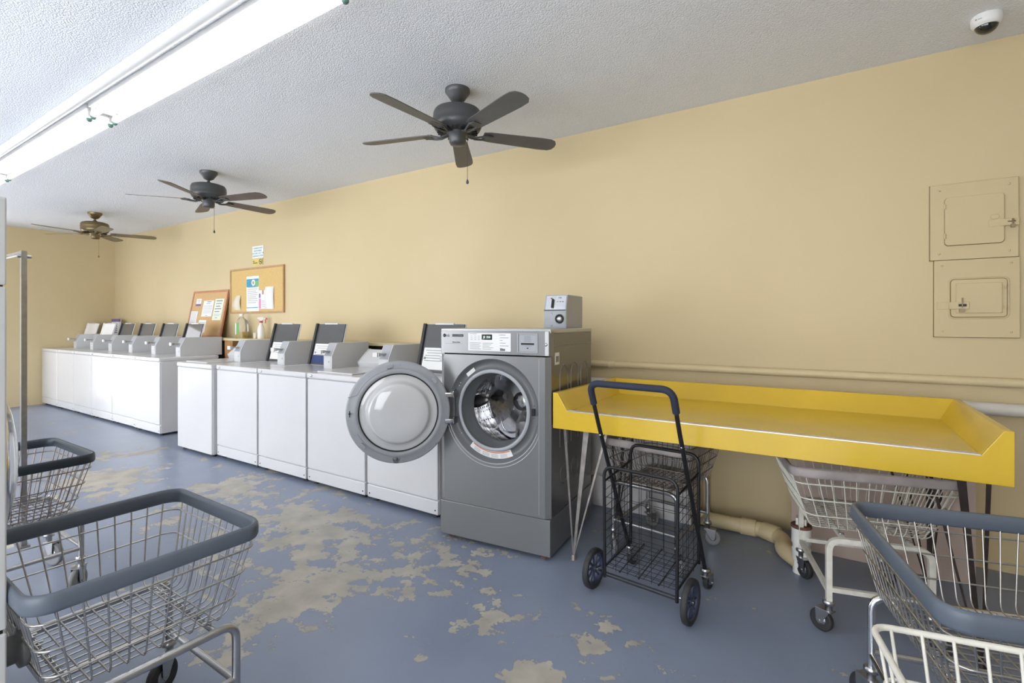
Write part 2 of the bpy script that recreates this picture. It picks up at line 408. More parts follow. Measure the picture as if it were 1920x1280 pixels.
# ------------------------------------------------------------------ ceiling fans
def fan(x, y, rz, body, blade, label):
    t = thing('ceiling_fan', label, 'ceiling fan', (x, y, CH), rz, 'ceiling fans in a row along the room')
    MB().lathe([(.082, 0), (.082, -.022), (.074, -.032), (.06, -.052), (.045, -.075), (.02, -.088)], 32).build('canopy', body, t)
    MB().tube([(0, 0, -.08), (0, 0, -.13)], .012, 12).lathe([(.016, -.105), (.03, -.12), (.042, -.14)], 24).build('downrod', body, t)
    mt = MB()
    mt.lathe([(.04, -.132), (.12, -.136), (.150, -.146), (.160, -.165), (.163, -.20), (.160, -.232), (.163, -.238), (.150, -.268), (.125, -.285), (.09, -.292), (.072, -.292)], 40)
    mo = mt.build('motor_housing', body, t)
    sl = MB()
    for i in range(24):
        a = 2*PI*i/24; T = Matrix.Rotation(a, 4, 'Z')
        sl.box(.095, -.004, -.2945, .135, .004, -.284, 0, T @ Matrix.Translation((0, 0, 0)))
    sl.build('cooling_slots', M['black'], mo)
    sw = MB().lathe([(.072, -.286), (.072, -.298), (.056, -.303), (.056, -.352), (.048, -.368), (.001, -.372)], 28).build('switch_housing', body, t)
    for i in range(5):
        T = Matrix.Rotation(2*PI*i/5, 4, 'Z')
        irm = MB()
        for yy in (-.018, .018):
            irm.tube([T @ Vector(p) for p in ((.07, yy*.6, -.294), (.12, yy*.8, -.312), (.165, yy*1.6, -.305), (.20, yy*1.9, -.297), (.235, yy*.9, -.297))], .0065, 6)
        irm.box(.19, -.03, -.301, .245, .03, -.296, 0, T @ Matrix.Translation((0, 0, 0)))
        P = T @ Matrix.Translation((0, 0, -.291)) @ Matrix.Rotation(R(-12), 4, 'X')
        pts = [(.175, -.045), (.22, -.054), (.58, -.068), (.655, -.066), (.69, -.05), (.707, -.02), (.71, .01), (.70, .045), (.675, .064), (.60, .068), (.22, .054), (.175, .045)]
        b = MB().prism(pts, 'z', -.003, .003, 0, P).build('blade', blade, t)
        irm.build('blade_arm', body, b)
    ch = MB()
    T = Matrix.Rotation(-rz, 4, 'Z'); c0 = T @ Vector((.055, .02, -.345))
    ch.tube([T @ Vector((.048, .017, -.33)), T @ Vector((.062, .023, -.333)), T @ Vector((.064, .024, -.36)), T @ Vector((.064, .024, -.60))], .0016, 6)
    ch.lathe([(.001, 0), (.004, -.006), (.010, -.022), (.008, -.033), (.001, -.036)], 12, T @ Matrix.Translation((.064, .024, -.598)))
    ch.build('pull_chain', body, sw)
    return t
fan(-2.095, 2.588, R(52), M['fan_grey'], M['blade_grey'], 'charcoal ceiling fan nearest the camera, blades over the room centre')
fan(-5.393, 2.609, R(16), M['fan_grey'], M['blade'], 'charcoal ceiling fan with brownish blades, middle one of the row')
fan(-8.762, 2.714, R(66), M['fan_brass'], M['blade_brass'], 'antique brass ceiling fan farthest away near the left wall')

# ------------------------------------------------------------------ dome security camera
t = thing('security_camera', 'small white dome security camera on the ceiling at top right', 'security camera', (.665, 3.42, CH))
o = MB().lathe([(.060, 0), (.062, -.012), (.061, -.034), (.056, -.046), (.046, -.050)], 40).build('housing', M['camera_white'], t)
Tt = Matrix.Translation((0, 0, -.048))
MB().lathe([(.046*math.cos(a), -.040*math.sin(a)) for a in [PI/2*i/10 for i in range(10)]]+[(.0005, -.040)], 32, Tt).build('dome', M['dome'], t)
MB().lathe([(.0465, -.047), (.049, -.052), (.0465, -.054), (.0455, -.05)], 32).build('dome_ring', M['camera_white'], t)
a = MB()
for i in range(7):
    aa = R(205+7*i); a.tube([(.0425*math.cos(aa), .0425*math.sin(aa), -.0585), (.0425*math.cos(aa+.05), .0425*math.sin(aa+.05), -.0585)], .0015, 5)
o2 = MB()
T = Matrix.Rotation(R(-112), 4, 'Z') @ Matrix.Translation((.0635, 0, -.028)) @ Matrix.Rotation(PI/2, 4, 'Z') @ Matrix.Rotation(PI/2, 4, 'X')
o2.box(-.030, -.003, -.001, -.024, .003, .0005, 0, T); o2.box(-.02, -.0012, -.001, -.004, .0012, .0005, 0, T)
o2.build('logo_mark', M['ink'], o)

# ------------------------------------------------------------------ electrical panels
def rr_poly(x0, z0, x1, z1, r):
    cx, cz = (x0+x1)/2, (z0+z1)/2
    return [(cx+a, cz+b) for a, b in rrect((x1-x0)/2, (z1-z0)/2, r, 5)]
def screw(mb, x, y, z, r=.006):
    mb.lathe([(r, 0), (r*.8, .004), (.001, .005)], 12, Matrix.Translation((x, y, z)) @ Matrix.Rotation(PI/2, 4, 'X'))
t = thing('electrical_panel', 'upper cream painted electrical panel with a plain rounded hinged door', 'electrical panel', (.482, WY, 1.717))
MB().box(0, -.022, 0, .367, 0, .430).build('cover_plate', M['panel'], t, bevel=.003)
MB().box(-.002, -.006, -.002, .369, 0, .432).build('edge_gap_shadow', M['gap_shadow'], t)
MB().prism(rr_poly(.0615, .0775, .3105, .3515, .019), 'y', -.0226, -.0215).build('door_gap_shadow', M['gap_shadow'], t)  # door's shadow line put in as a dark sheet, like the plate edge above
d = MB().prism(rr_poly(.063, .080, .308, .350, .018), 'y', -.034, -.0227).build('door', M['panel'], t, bevel=.002)
h = MB()
for z in (.285, .118): h.tube([(.063, -.036, z), (.063, -.036, z+.028)], .005, 8)
h.build('hinge', M['panel'], d)
MB().prism(rr_poly(.252, .208, .288, .235, .012), 'y', -.038, -.033).build('finger_pull', M['panel'], d, bevel=.002)
MB().box(.245, -.035, .168, .292, -.029, .206).box(.29, -.039, .168, .366, -.033, .206).box(.318, -.042, .183, .352, -.038, .195).build('hasp', M['panel'], d, bevel=.002)
MB().tube([(.338, -.045, .200), (.338, -.052, .200), (.338, -.052, .165)], .0035, 8).box(.330, -.058, .155, .346, -.044, .172).build('lock_pin', M['old_brass'], d)
MB().box(.320, -.0435, .187, .350, -.0405, .191).build('slot', M['ink_black'], d)
s = MB()
for x, z in ((.04, .395), (.33, .395), (.04, .035), (.33, .035)): screw(s, x, -.022, z)
s.build('screws', M['panel'], t)
t = thing('electrical_panel', 'lower cream painted electrical panel with recessed door latched at left', 'electrical panel', (.500, WY, 1.279))
MB().box(0, -.020, 0, .355, 0, .436).build('cover_plate', M['panel'], t, bevel=.003)
MB().box(-.002, -.006, -.002, .357, 0, .437).build('edge_gap_shadow', M['gap_shadow'], t)
MB().prism(rr_poly(.0705, .1125, .3045, .3245, .019), 'y', -.0206, -.0195).build('door_gap_shadow', M['gap_shadow'], t)  # same dark sheets drawing the shadow lines of plate and door
fr = MB()
path = [(x, -.020, z) for x, z in rr_poly(.065, .108, .310, .330, .022)]
fr.tube(path, .0045, 6, closed=True)
fr.build('door_frame', M['panel'], t)
d = MB().prism(rr_poly(.072, .114, .303, .323, .018), 'y', -.026, -.0207).prism(rr_poly(.092, .135, .283, .302, .004), 'y', -.034, -.025).build('door', M['panel'], t, bevel=.004)
h = MB()
for z in (.27, .155): h.tube([(.296, -.028, z), (.296, -.028, z+.016)], .006, 8)
h.build('hinge', M['panel'], d)
MB().box(.012, -.026, .158, .065, -.019, .198).box(.062, -.040, .158, .148, -.034, .198).box(.062, -.040, .158, .068, -.022, .198).build('hasp', M['panel'], d, bevel=.002)
MB().box(.102, -.0415, .172, .136, -.0395, .186).build('slot', M['ink_black'], d)
MB().tube([(.118, -.043, .22), (.118, -.043, .165)], .003, 8).box(.104, -.056, .140, .124, -.040, .160).build('lock_pin', M['old_brass'], d)
s = MB()
for x, z in ((.035, .405), (.32, .405), (.035, .03), (.32, .03)): screw(s, x, -.020, z)
s.build('screws', M['panel'], t)

# ------------------------------------------------------------------ wall pipes
def pipe(name, pts, r, m, label, fil=.05, couplings=()):
    t = thing(name, label, 'pipe', pts[0]); P = [Vector(p)-Vector(pts[0]) for p in pts]
    MB().tube(fillet(P, fil) if len(P) > 2 else P, r, 16).build('tube', m, t)
    for (a, b, rr) in couplings:
        a = Vector(a)-Vector(pts[0]); b = Vector(b)-Vector(pts[0])
        MB().tube([a, b], rr, 16).build('coupling', m, t, bevel=.003)
    return t
pipe('conduit_pipe', [(-2.6, 3.703, 1.035), (3.1, 3.703, 1.035)], .025, M['pipe'], 'upper cream painted pipe running along the wall above the yellow table', couplings=[((-1.47, 3.703, 1.035), (-1.42, 3.703, 1.035), .029)])
pipe('conduit_pipe', [(-2.6, 3.694, .890), (3.1, 3.694, .890)], .035, M['pipe_white'], 'grubby white pipe along the wall, level with the yellow table top')
pipe('drain_pipe', [(-.775, 3.50, .05), (-.32, 3.50, .05), (-.235, 3.40, .05), (-.235, 3.26, .05), (-.135, 3.13, .05)], .045, M['pipe'], 'cream painted drain pipe lying along the floor under the table', .06,
     [((-.49, 3.50, .05), (-.40, 3.50, .05), .052), ((-.36, 3.50, .05), (-.27, 3.455, .05), .053)])
pipe('riser_pipe', [(-.745, 3.695, 0), (-.745, 3.695, .84)], .025, M['pipe'], 'cream painted upright pipe behind the laundry carts, left part of the table')
t = thing('cleanout_pipe', 'short white drain cleanout standing on the floor under the table', 'pipe', (-.135, 3.13, 0))
MB().tube([(0, 0, 0), (0, 0, .22)], .042, 24).build('tube', M['pvc'], t)
MB().tube([(0, 0, .07), (0, 0, .135)], .046, 24).tube([(0, 0, .16), (0, 0, .245)], .048, 24).build('coupling', M['pvc'], t, bevel=.003)
MB().tube([(0, 0, .245), (0, 0, .262)], .051, 24).build('cap', M['brown_rust'], t, bevel=.003)
MB().box(-.026, -.026, .262, .026, .026, .30).build('square_nut', M['pvc'], t, bevel=.004)

# ------------------------------------------------------------------ shelf behind the machines
t = thing('wall_shelf', 'long cream painted shelf on the wall behind the washers', 'shelf', (-6.5, WY, 1.155))
MB().box(-4.55, -.215, -.032, 4.30, 0, 0).build('board', M['shelf'], t, bevel=.003)
MB().box(-4.55, -.12, -.30, 4.30, -.10, -.032).build('gap_shade_board', M['gap_shade'], t)  # added dark sheet where the gap behind the posts is only in shade
MB().box(-.375, -.200, -1.155, -.175, -.125, -.032).build('post', M['wood'], t, bevel=.003)
MB().box(4.10, -.200, -1.155, 4.20, -.125, -.032).build('post', M['wood'], t, bevel=.003)

# ------------------------------------------------------------------ top-load washers
WW = .7215
def make_lid(parent, white, sticker, navy):
    # local: hinge line at x .03...49, y .50, z .937, opened upright and leaning back
    x0, x1 = .035, .485; L_ = .425
    lid = bpy.data.objects.new('lid', None); COL.objects.link(lid); lid.parent = parent; lid.location = (0, .505, .940); lid.rotation_euler = (R(-14), 0, 0)
    mi = M['lid_white'] if white else M['black_lid']
    MB().box(x0, .004, 0, x1, .016, L_).build('lid_skin', M['white'], lid, bevel=.004)
    f = MB().box(x0+.004, -.006, .004, x1-.006, .004, L_-.006).build('lid_liner', mi, lid, bevel=.003)
    e = M['lid_white'] if white else M['rubber']
    MB().box(x0+.002, -.022, .002, x0+.032, .002, L_-.002).build('liner_edge', e, lid, bevel=.004)
    MB().box(x0+.13, -.012, L_-.012, x1-.12, .006, L_+.003).build('finger_lip', M['white'], lid, bevel=.003)
    if sticker:
        s = MB().box(x0+.05, -.0075, .03 if not navy else .10, x1-.02, -.0062, .215).build('instruction_label', M['paper'], lid)
        b = MB()
        for i in range(5): b.box(x0+.07+.02*(i % 2), -.0085, .19-.022*i, x1-.06-.05*(i % 3), -.0074, .195-.022*i)
        b.box(x0+.06, -.0085, .115, x0+.085, -.0074, .135)
        b.build('label_print', M['ink'], s)
        if navy: MB().box(x0+.04, -.0075, .015, x0+.25, -.0062, .098).build('blue_label', M['navy'], lid)
    return lid
def closed_lid(parent):
    MB().box(.035, .065, .937, .485, .50, .950).build('lid', M['white'], parent, bevel=.006)
def washer(x0, y0, label, group, lid=None, toe=True, coin=True, knob=True, cf=0):
    t = thing('washing_machine', label, 'washing machine', (x0, y0, 0), 0, group)
    MB().box(.003, .010, .028, WW-.003, .675, .895).build('cabinet', M['white_side'], t, bevel=.008)
    MB().box(.005, -.004, .135 if toe else .032, WW-.005, .014, .888).build('front_panel', M['white'], t, bevel=.006)
    if toe:
        o = MB().box(.005, -.002, .032, WW-.005, .014, .128).build('toe_panel', M['white'], t, bevel=.005)
        s = MB()
        for x in (.03, WW-.03): s.lathe([(.006, 0), (.005, .002), (.001, .003)], 10, Matrix.Translation((x, -.002, .062)) @ Matrix.Rotation(PI/2, 4, 'X'))
        s.build('screws', M['ink_black'], o)
    MB().box(0, -.012, .893, WW, .68, .938).build('top_deck', M['white'], t, bevel=.012, seg=3)
    if knob:
        MB().lathe([(.011, 0), (.011, .006), (.007, .010), (.001, .011)], 14, Matrix.Translation((.07, -.012, .916)) @ Matrix.Rotation(PI/2, 4, 'X')).build('deck_lock', M['chrome'], t)
    for x in (.06, WW-.06):
        for y in (.05, .62):
            MB().lathe([(.012, .03), (.012, .012), (.022, .010), (.022, 0)], 12, Matrix.Translation((x, y, 0))).build('foot', M['rubber'], t)
    # sloping control console
    c = MB().prism([(.545, .936), (.525, .995), (.655, 1.105), (.672, 1.108), (.672, .936)], 'x', .012, .492).build('console', M['console'], t, bevel=.003)
    e = MB()
    for x in (.010, .488): e.prism([(.540, .936), (.519, .995), (.652, 1.112), (.675, 1.112), (.675, .936)], 'x', x, x+.006)
    e.build('end_cap', M['white'], c)
    sl = Matrix.Translation((0, .59, 1.05)) @ Matrix.Rotation(R(-50), 4, 'X')
    b = MB().box(.10, -.03, .001, .30, -.026, .003, 0, Matrix.Translation((0, .60, 1.053)) @ Matrix.Rotation(R(40), 4, 'X'))
    b.box(.10, -.006, .001, .36, -.002, .003, 0, Matrix.Translation((0, .60, 1.053)) @ Matrix.Rotation(R(40), 4, 'X'))
    b.build('console_lines', M['ink'], c)
    if coin:
        X0, X1 = .485, .605
        b = MB().prism([(.345-cf, .936), (.345-cf, 1.055), (.400-cf, 1.168), (.415-cf, 1.172), (.778, 1.172), (.778, .936)], 'x', X0, X1).build('coin_box', M['console'], t, bevel=.003)
        MB().prism([(.340-cf, 1.052), (.3985-cf, 1.170), (.402-cf, 1.168), (.345-cf, 1.050)], 'x', X0+.012, X1-.012).build('coin_slide_plate', M['ring'], b)
        s = MB().box(X0+.020, .300-cf, 1.088, X1-.045, .375-cf, 1.100).box(X0+.018, .275-cf, 1.080, X1-.043, .300-cf, 1.108)
        s.build('coin_slide', M['dull_chrome'], b, bevel=.003)
        MB().box(X0+.016, .262-cf, 1.074, X1-.047, .276-cf, 1.112).build('slide_handle', M['fixture'], b, bevel=.003)
        MB().box(X0+.012, .3425-cf, .955, X1-.014, .3455-cf, 1.045).build('vault_door', M['console'], b, bevel=.002)
        MB().lathe([(.008, 0), (.008, .004), (.001, .005)], 16, Matrix.Translation((X1-.035, .342-cf, 1.0)) @ Matrix.Rotation(PI/2, 4, 'X')).build('vault_lock', M['chrome'], b)
    if lid == 'closed': closed_lid(t)
    elif lid: make_lid(t, lid == 'white', lid != 'plain' and lid != 'white', lid == 'navy')
    else: closed_lid(t)
    return t
A0 = -6.752-6*WW
GA, GB = 'white washers in the far row by the left wall', 'white washers in the near row beside the grey washer'
for i, (lab, lid) in enumerate((
    ('white washer against the left wall, farthest of all, white lid raised', 'white'),
    ('white washer second from the left wall, white lid raised', 'white'),
    ('white washer third from the left wall, first with a dark raised lid', 'plain'),
    ('white washer fourth from the left wall, dark lid raised', 'plain'),
    ('white washer fifth from the left wall, dark shiny lid raised', 'plain'),
    ('white washer at the right end of the far row, its side exposed', 'plain'))):
    washer(A0+i*WW, 2.715+(.012 if i < 5 else 0), lab, GA, lid, cf=.075)
PB = .738
for i, (lab, lid, toe, dy) in enumerate((
    ('plain white washer at the left end of the near row, lid closed', 'closed', False, -.04),
    ('white washer second from the left in the near row, dark lid raised', 'sticker', True, 0),
    ('white washer in the middle of the near row, labelled dark lid raised', 'navy', True, 0),
    ('white washer with closed lid and bare console, partly behind round door', 'closed', True, 0),
    ('white washer touching the grey front loader, dark lid raised', 'sticker', True, 0))):
    washer(-5.945+i*PB, 2.60+dy, lab, GB, lid, toe, knob=(i > 0))

# ------------------------------------------------------------------ grey front-load washer on its pedestal
LW, LD = .757, .745
t = thing('front_load_washer', 'grey steel front load washer on a pedestal with its round door open', 'washing machine', (-2.091, 2.406, 0), math.atan2(.071, .757))
LG = t
CX, CZ = .380, .832
RXF = lambda x, z, y=0: Matrix.Translation((x, y, z)) @ Matrix.Rotation(PI/2, 4, 'X')
ped = MB().box(.002, .004, .028, LW, LD, .238).build('pedestal', M['steel'], t, bevel=.003)
for x in (.06, LW-.06):
    for y in (.06, LD-.06):
        MB().lathe([(.012, .03), (.012, .010), (.024, .008), (.024, 0)], 12, Matrix.Translation((x, y, 0))).build('foot', M['brown_rust'], t)
cab = MB()   # open-fronted cabinet
cab.box(.004, .028, .243, .016, LD, 1.298).box(LW-.016, .028, .243, LW-.004, LD, 1.298).box(.016, LD-.012, .243, LW-.016, LD, 1.298).box(.016, .028, .243, LW-.016, LD-.012, .255)
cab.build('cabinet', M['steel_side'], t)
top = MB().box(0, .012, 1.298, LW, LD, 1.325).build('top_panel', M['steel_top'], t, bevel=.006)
# front panel with a round hole
fp = MB(); Z0, Z1 = .243, 1.163; RH = .312
angs = sorted(set([2*PI*i/64 for i in range(64)]+[math.atan2(z-CZ, x-CX) % (2*PI) for x in (0, LW) for z in (Z0, Z1)]))
cin, cout = [], []
for a in angs:
    c, s_ = math.cos(a), math.sin(a)
    k = min([v for v in ((LW-CX)/c if c > 1e-9 else 9, -CX/c if c < -1e-9 else 9, (Z1-CZ)/s_ if s_ > 1e-9 else 9, (Z0-CZ)/s_ if s_ < -1e-9 else 9)])
    cin.append((CX+RH*c, CZ+RH*s_)); cout.append((CX+k*c, CZ+k*s_))
n = len(angs)
def ycurve(x, z):   # front sheet bows back slightly at both sides
    e = min(x, LW-x); return .022*max(0, 1-e/.03)**2
vs = [(x, 0, z) for x, z in cin]+[(x, ycurve(x, z), z) for x, z in cout]+[(x, .03, z) for x, z in cout]
mid = []
for (x, z) in cout:
    mx_ = min(max(x, .03), LW-.03); mid.append((mx_, 0, z))
m0 = len(vs); vs += mid
fs = []
for i in range(n):
    j = (i+1) % n
    fs += [(i, j, m0+j, m0+i), (m0+i, m0+j, n+j, n+i), (n+i, n+j, 2*n+j, 2*n+i)]
fp.add(vs, fs, False)
front = fp.build('front_panel', M['steel'], t)
MB().box(.688, -.0015, .26, .691, .001, 1.15).box(.03, -.0015, .26, .0325, .001, 1.15).build('panel_crease', M['steel_top'], front)
MB().lathe_open([(RH, 0), (.306, -.004), (.300, -.030), (.250, -.033), (.247, -.012), (.240, -.006), (.232, -.006), (.226, -.012), (.224, -.035)], 72, RXF(CX, CZ)).build('door_seat_ring', M['bezel'], front)
MB().lathe_open([(.2475, -.012), (.2405, -.0055), (.2315, -.0055), (.2255, -.012)], 72, RXF(CX, CZ)).build('seat_lip', M['ring'], front)
sw = MB()
for r_ in (.318, .332):
    sw.tube([(CX+r_*math.cos(a), -.001, CZ-.006*(r_ > .32)+r_*math.sin(a)) for a in [R(175+165*i/40) for i in range(41)]], .0028, 6)
sw.build('raised_swoosh', M['steel_top'], front)
gs = MB().lathe_open([(.226, -.02), (.222, -.06), (.210, -.105), (.207, -.112), (.204, -.125), (.212, -.14)], 64, RXF(CX, CZ)).build('door_gasket', M['gasket'], t)
dr = MB().lathe_open([(.205, -.128), (.210, -.135), (.26, -.15), (.272, -.17), (.272, -.44)], 64, RXF(CX, CZ)).build('drum', M['drum'], t)
MB().lathe([(.272, -.44), (.20, -.43), (.001, -.43)], 48, RXF(CX, CZ)).build('drum_back', M['drum'], dr)
sp = MB()
for k in range(3):
    a = R(2+120*k)
    T = RXF(CX, CZ, .43) @ Matrix.Rotation(a, 4, 'Z')
    sp.prism([(-.03, -.05), (.05, -.035), (.14, -.03), (.24, -.075), (.26, -.05), (.268, 0), (.26, .05), (.24, .075), (.14, .03), (.05, .035), (-.03, .05)], 'z', 0, .028, 0, T)
    sp.tube([T @ Vector((.07+.17*math.cos(b), .10*math.sin(b)+.0, .03)) for b in [R(-40+80*i/8) for i in range(9)]], .006, 6)
sp.lathe([(.065, 0), (.062, .03), (.04, .042), (.001, .044)], 32, RXF(CX, CZ, .43))
sp.build('drum_spider', M['chrome'], dr, bevel=0)
for k in range(3):
    a = R(180+120*k); v = MB(); T = RXF(CX, CZ) @ Matrix.Rotation(a, 4, 'Z')
    vs = []; fs = []; ns = 12
    for i in range(ns+1):
        s_ = i/ns; zz = -.165-.265*s_; w_ = .045*math.sin(PI*s_)**.6+.002; hgt = .055*math.sin(PI*min(1, s_*1.0))**.7+.002
        for j in range(9):
            q = -1+2*j/8; vs.append(T @ Vector((.273-hgt*math.cos(q*PI/2)**.8 if abs(q) < 1 else .273, w_*q, zz)))
    for i in range(ns):
        for j in range(8): fs.append((i*9+j, i*9+j+1, (i+1)*9+j+1, (i+1)*9+j))
    v.add(vs, fs, True); v.build('drum_vane', M['steel_side'], dr)
# stickers and latch
def sector(mb, r0, r1, a0, a1, y, n=16, m=0):
    vs = []; fs = []
    for i in range(n+1):
        a = R(a0+(a1-a0)*i/n)
        for r_ in (r0, r1):
            for yy in (y, y+.0008): vs.append((CX+r_*math.cos(a), yy, CZ+r_*math.sin(a)))
    for i in range(n):
        o = i*4; p = o+4
        fs += [(o, o+2, p+2, p), (o+1, p+1, p+3, o+3), (o, p, p+1, o+1), (o+2, o+3, p+3, p+2)]
    mb.add(vs, fs, False, m)
lb = MB(); sector(lb, .252, .293, 234, 296, .0285); o = lb.build('warning_label', M['paper'], front)
lb = MB(); sector(lb, .256, .261, 236, 294, .0272); lb.build('red_stripe', M['orange'], o)
lb = MB()
for q, r_ in enumerate((.268, .274, .280, .286)): 
    for s_ in range(4): sector(lb, r_, r_+.0016, 240+13*s_, 249+13*s_+(q % 2), .0273, 4)
lb.build('label_print', M['ink'], o)
T = RXF(CX, CZ, .030) @ Matrix.Rotation(R(127), 4, 'Z') @ Matrix.Translation((.277, 0, 0))
MB().box(-.012, -.034, 0, .012, .034, .0012, 0, T).build('door_sticker', M['paper'], front)
MB().box(CX+.255, .018, CZ-.012, CX+.273, .031, CZ+.028).build('latch_slot', M['ink_black'], front)
bl = MB()
for a in (195, 200, 170, 165, 148, 152, 215): 
    bl.lathe([(.005, 0), (.003, .004), (.001, .004)], 8, RXF(CX+.285*math.cos(R(a)), CZ+.285*math.sin(R(a)), .030))
for z in (CZ-.028, CZ+.045): bl.lathe([(.004, 0), (.001, .004)], 8, RXF(CX+.264, z, .030))
bl.build('seat_bolts', M['chrome'], front)
# control panel
cp = MB().prism([(.010, .0), (.03, -.001), (LW-.03, -.001), (LW-.008, .006), (LW, .022), (LW, .06), (0, .06), (0, .014)], 'z', 1.170, 1.312)
cp = cp.build('control_panel', M['steel'], t, bevel=.002)
MB().box(.214, -.0035, 1.190, .510, -.0008, 1.298).build('instruction_panel', M['paper'], cp)
MB().box(.312, -.005, 1.258, .383, -.0033, 1.290).build('display', M['lcd'], cp)
d = MB(); text_into(d, 'JE 350', .020, face_T(.348, -.0055, 1.267)); d.build('display_digits', M['lcd_on'], cp)
pr = MB()
for i in range(3):
    for j in range(3): pr.box(.232+.026*i, -.0045, 1.278-.011*j, .246+.026*i, -.0034, 1.280-.011*j)
for i in range(5): pr.box(.226, -.0045, 1.236-.009*i, .305-.01*(i % 2), -.0034, 1.2385-.009*i); pr.box(.317, -.0045, 1.236-.009*i, .39-.012*(i % 3), -.0034, 1.2385-.009*i)
pr.box(.226, -.0045, 1.291, .275, -.0034, 1.2935)
pr.build('printed_text', M['ink'], cp)
pr = MB()
for i in range(6): pr.box(.437, -.0045, 1.286-.016*i, .455+.02*((i+1) % 3), -.0034, 1.289-.016*i)
pr.build('button_legend', M['ink'], cp)
MB().box(.438, -.0045, 1.193, .472, -.0034, 1.206).build('lock_icon', M['bezel'], cp)
bt = MB()
for i in range(6): bt.box(.405, -.006, 1.281-.016*i, .432, -.0034, 1.291-.016*i)
bt.build('button', M['lid_white'], cp, bevel=.001)
lg = MB(); lg.lathe([(.0115, 0), (.011, .0015), (.001, .0015)], 24, RXF(.036, 1.281)); text_into(lg, 'LG', .021, face_T(.062, -.0025, 1.2735)); lg.build('logo', M['ink_black'], cp)
lg = MB(); lg.box(.033, -.0042, 1.2765, .035, -.0018, 1.2855).box(.035, -.0042, 1.2765, .040, -.0018, 1.278); lg.build('logo_face', M['ring'], cp)
MB().box(.096, -.0035, 1.274, .176, -.0006, 1.289).build('name_strip', M['ink_black'], cp)
d = MB(); text_into(d, 'Commercial Washer', .0095, face_T(.136, -.004, 1.279)); d.build('strip_text', M['ring'], cp)
d = MB(); text_into(d, 'Direct Drive', .011, face_T(.125, -.002, 1.236)); d.box(.04, -.002, 1.231, .17, -.0008, 1.2318); d.build('small_text', M['ink_black'], cp)
cr = MB()
cr.box(.552, -.006, 1.186, .560, .002, 1.298).box(.676, -.006, 1.186, .684, .002, 1.298).box(.560, -.006, 1.186, .676, .002, 1.193).box(.560, -.004, 1.291, .676, .002, 1.298)
cr = cr.build('card_reader', M['ring'], cp, bevel=.002)
MB().box(.563, -.003, 1.195, .674, -.0008, 1.289).build('reader_plate', M['ring'], cr)
MB().box(.577, -.005, 1.232, .660, -.0028, 1.243).box(.614, -.005, 1.210, .624, -.0028, 1.216).build('card_slot', M['ink_black'], cr)
d = MB()
for i in range(6): d.box(.598, -.0042, 1.250+.006*i, .640-.004*(i % 2), -.003, 1.2525+.006*i)
d.box(.60, -.0042, 1.222, .64, -.003, 1.224); d.build('reader_print', M['ink'], cr)
MB().lathe([(.009, 0), (.009, .008), (.001, .009)], 16, RXF(.733, 1.235, .006)).build('service_lock', M['chrome'], cp)
# side panel arches, sticker and scoop
sd = MB()
for y in (.16, .345, .53):
    sd.tube([(LW-.004, y, .62), (LW-.004, y, 1.04)]+[(LW-.004, y+.065-.065*math.cos(b), 1.04+.07*math.sin(b)) for b in [PI*i/10 for i in range(1, 10)]]+[(LW-.004, y+.13, 1.04), (LW-.004, y+.13, .62)], .0028, 5)
    sd.tube(arc((LW-.004, y+.065, .45), .06, 0, 2*PI, 24), .003, 5)
sd.box(LW-.006, .05, 1.222, LW-.001, LD-.01, 1.226)
sd.build('side_embossing', M['steel'], t)
MB().box(LW-.005, .085, 1.115, LW-.0025, .15, 1.185).build('side_sticker', M['paper'], t)
MB().box(LW-.0045, .095, 1.13, LW-.0021, .14, 1.165).build('sticker_print', M['ink'], t)
# coin meter on top
cb = MB().prism([(.43, 1.325), (.43, 1.445), (.458, 1.545), (.745, 1.545), (.745, 1.325)], 'x', .530, .690).build('coin_meter', M['console'], t, bevel=.004)
cb.data.materials[0] = M['ring']
cb['label'] = 'grey coin meter box on the top rear corner'
T = Matrix.Translation((0, .43, 1.445)) @ Matrix.Rotation(math.atan2(-.028, .1), 4, 'X')
MB().box(.545, -.003, .002, .684, .000, .095, 0, T).build('coin_plate', M['chrome'], cb)
MB().box(.585, -.012, .012, .600, -.002, .065, 0, T).tube([T @ Vector((.592, -.012, .012)), T @ Vector((.596, -.014, .07)), T @ Vector((.580, -.014, .075))], .004, 8).build('coin_slot', M['black'], cb)
d = MB(); [d.box(.62+.018*i, -.0045, .052, .631+.018*i, -.0025, .058, 0, T) for i in range(3)]; d.box(.63, -.0045, .078, .65, -.0025, .086, 0, T); d.build('coin_print', M['ink'], cb)
MB().box(.534, .424, 1.440, .686, .431, 1.4445).build('slot_ledge', M['black'], cb)
MB().box(.575, .426, 1.335, .684, .430, 1.428).build('vault_door', M['ring'], cb, bevel=.002)
MB().lathe([(.030, 0), (.030, .008), (.021, .010), (.021, .004), (.001, .004)], 28, RXF(.645, 1.386, .427)).build('vault_lock_rim', M['ink_black'], cb)
MB().lathe([(.019, 0), (.018, .010), (.001, .011)], 24, RXF(.645, 1.386, .427)).build('vault_lock', M['chrome'], cb)
MB().lathe([(.006, 0), (.005, .005), (.001, .006)], 10, RXF(.590, 1.418, .427)).lathe([(.006, 0), (.005, .005), (.001, .006)], 10, RXF(.590, 1.345, .427)).build('rivet', M['chrome'], cb)

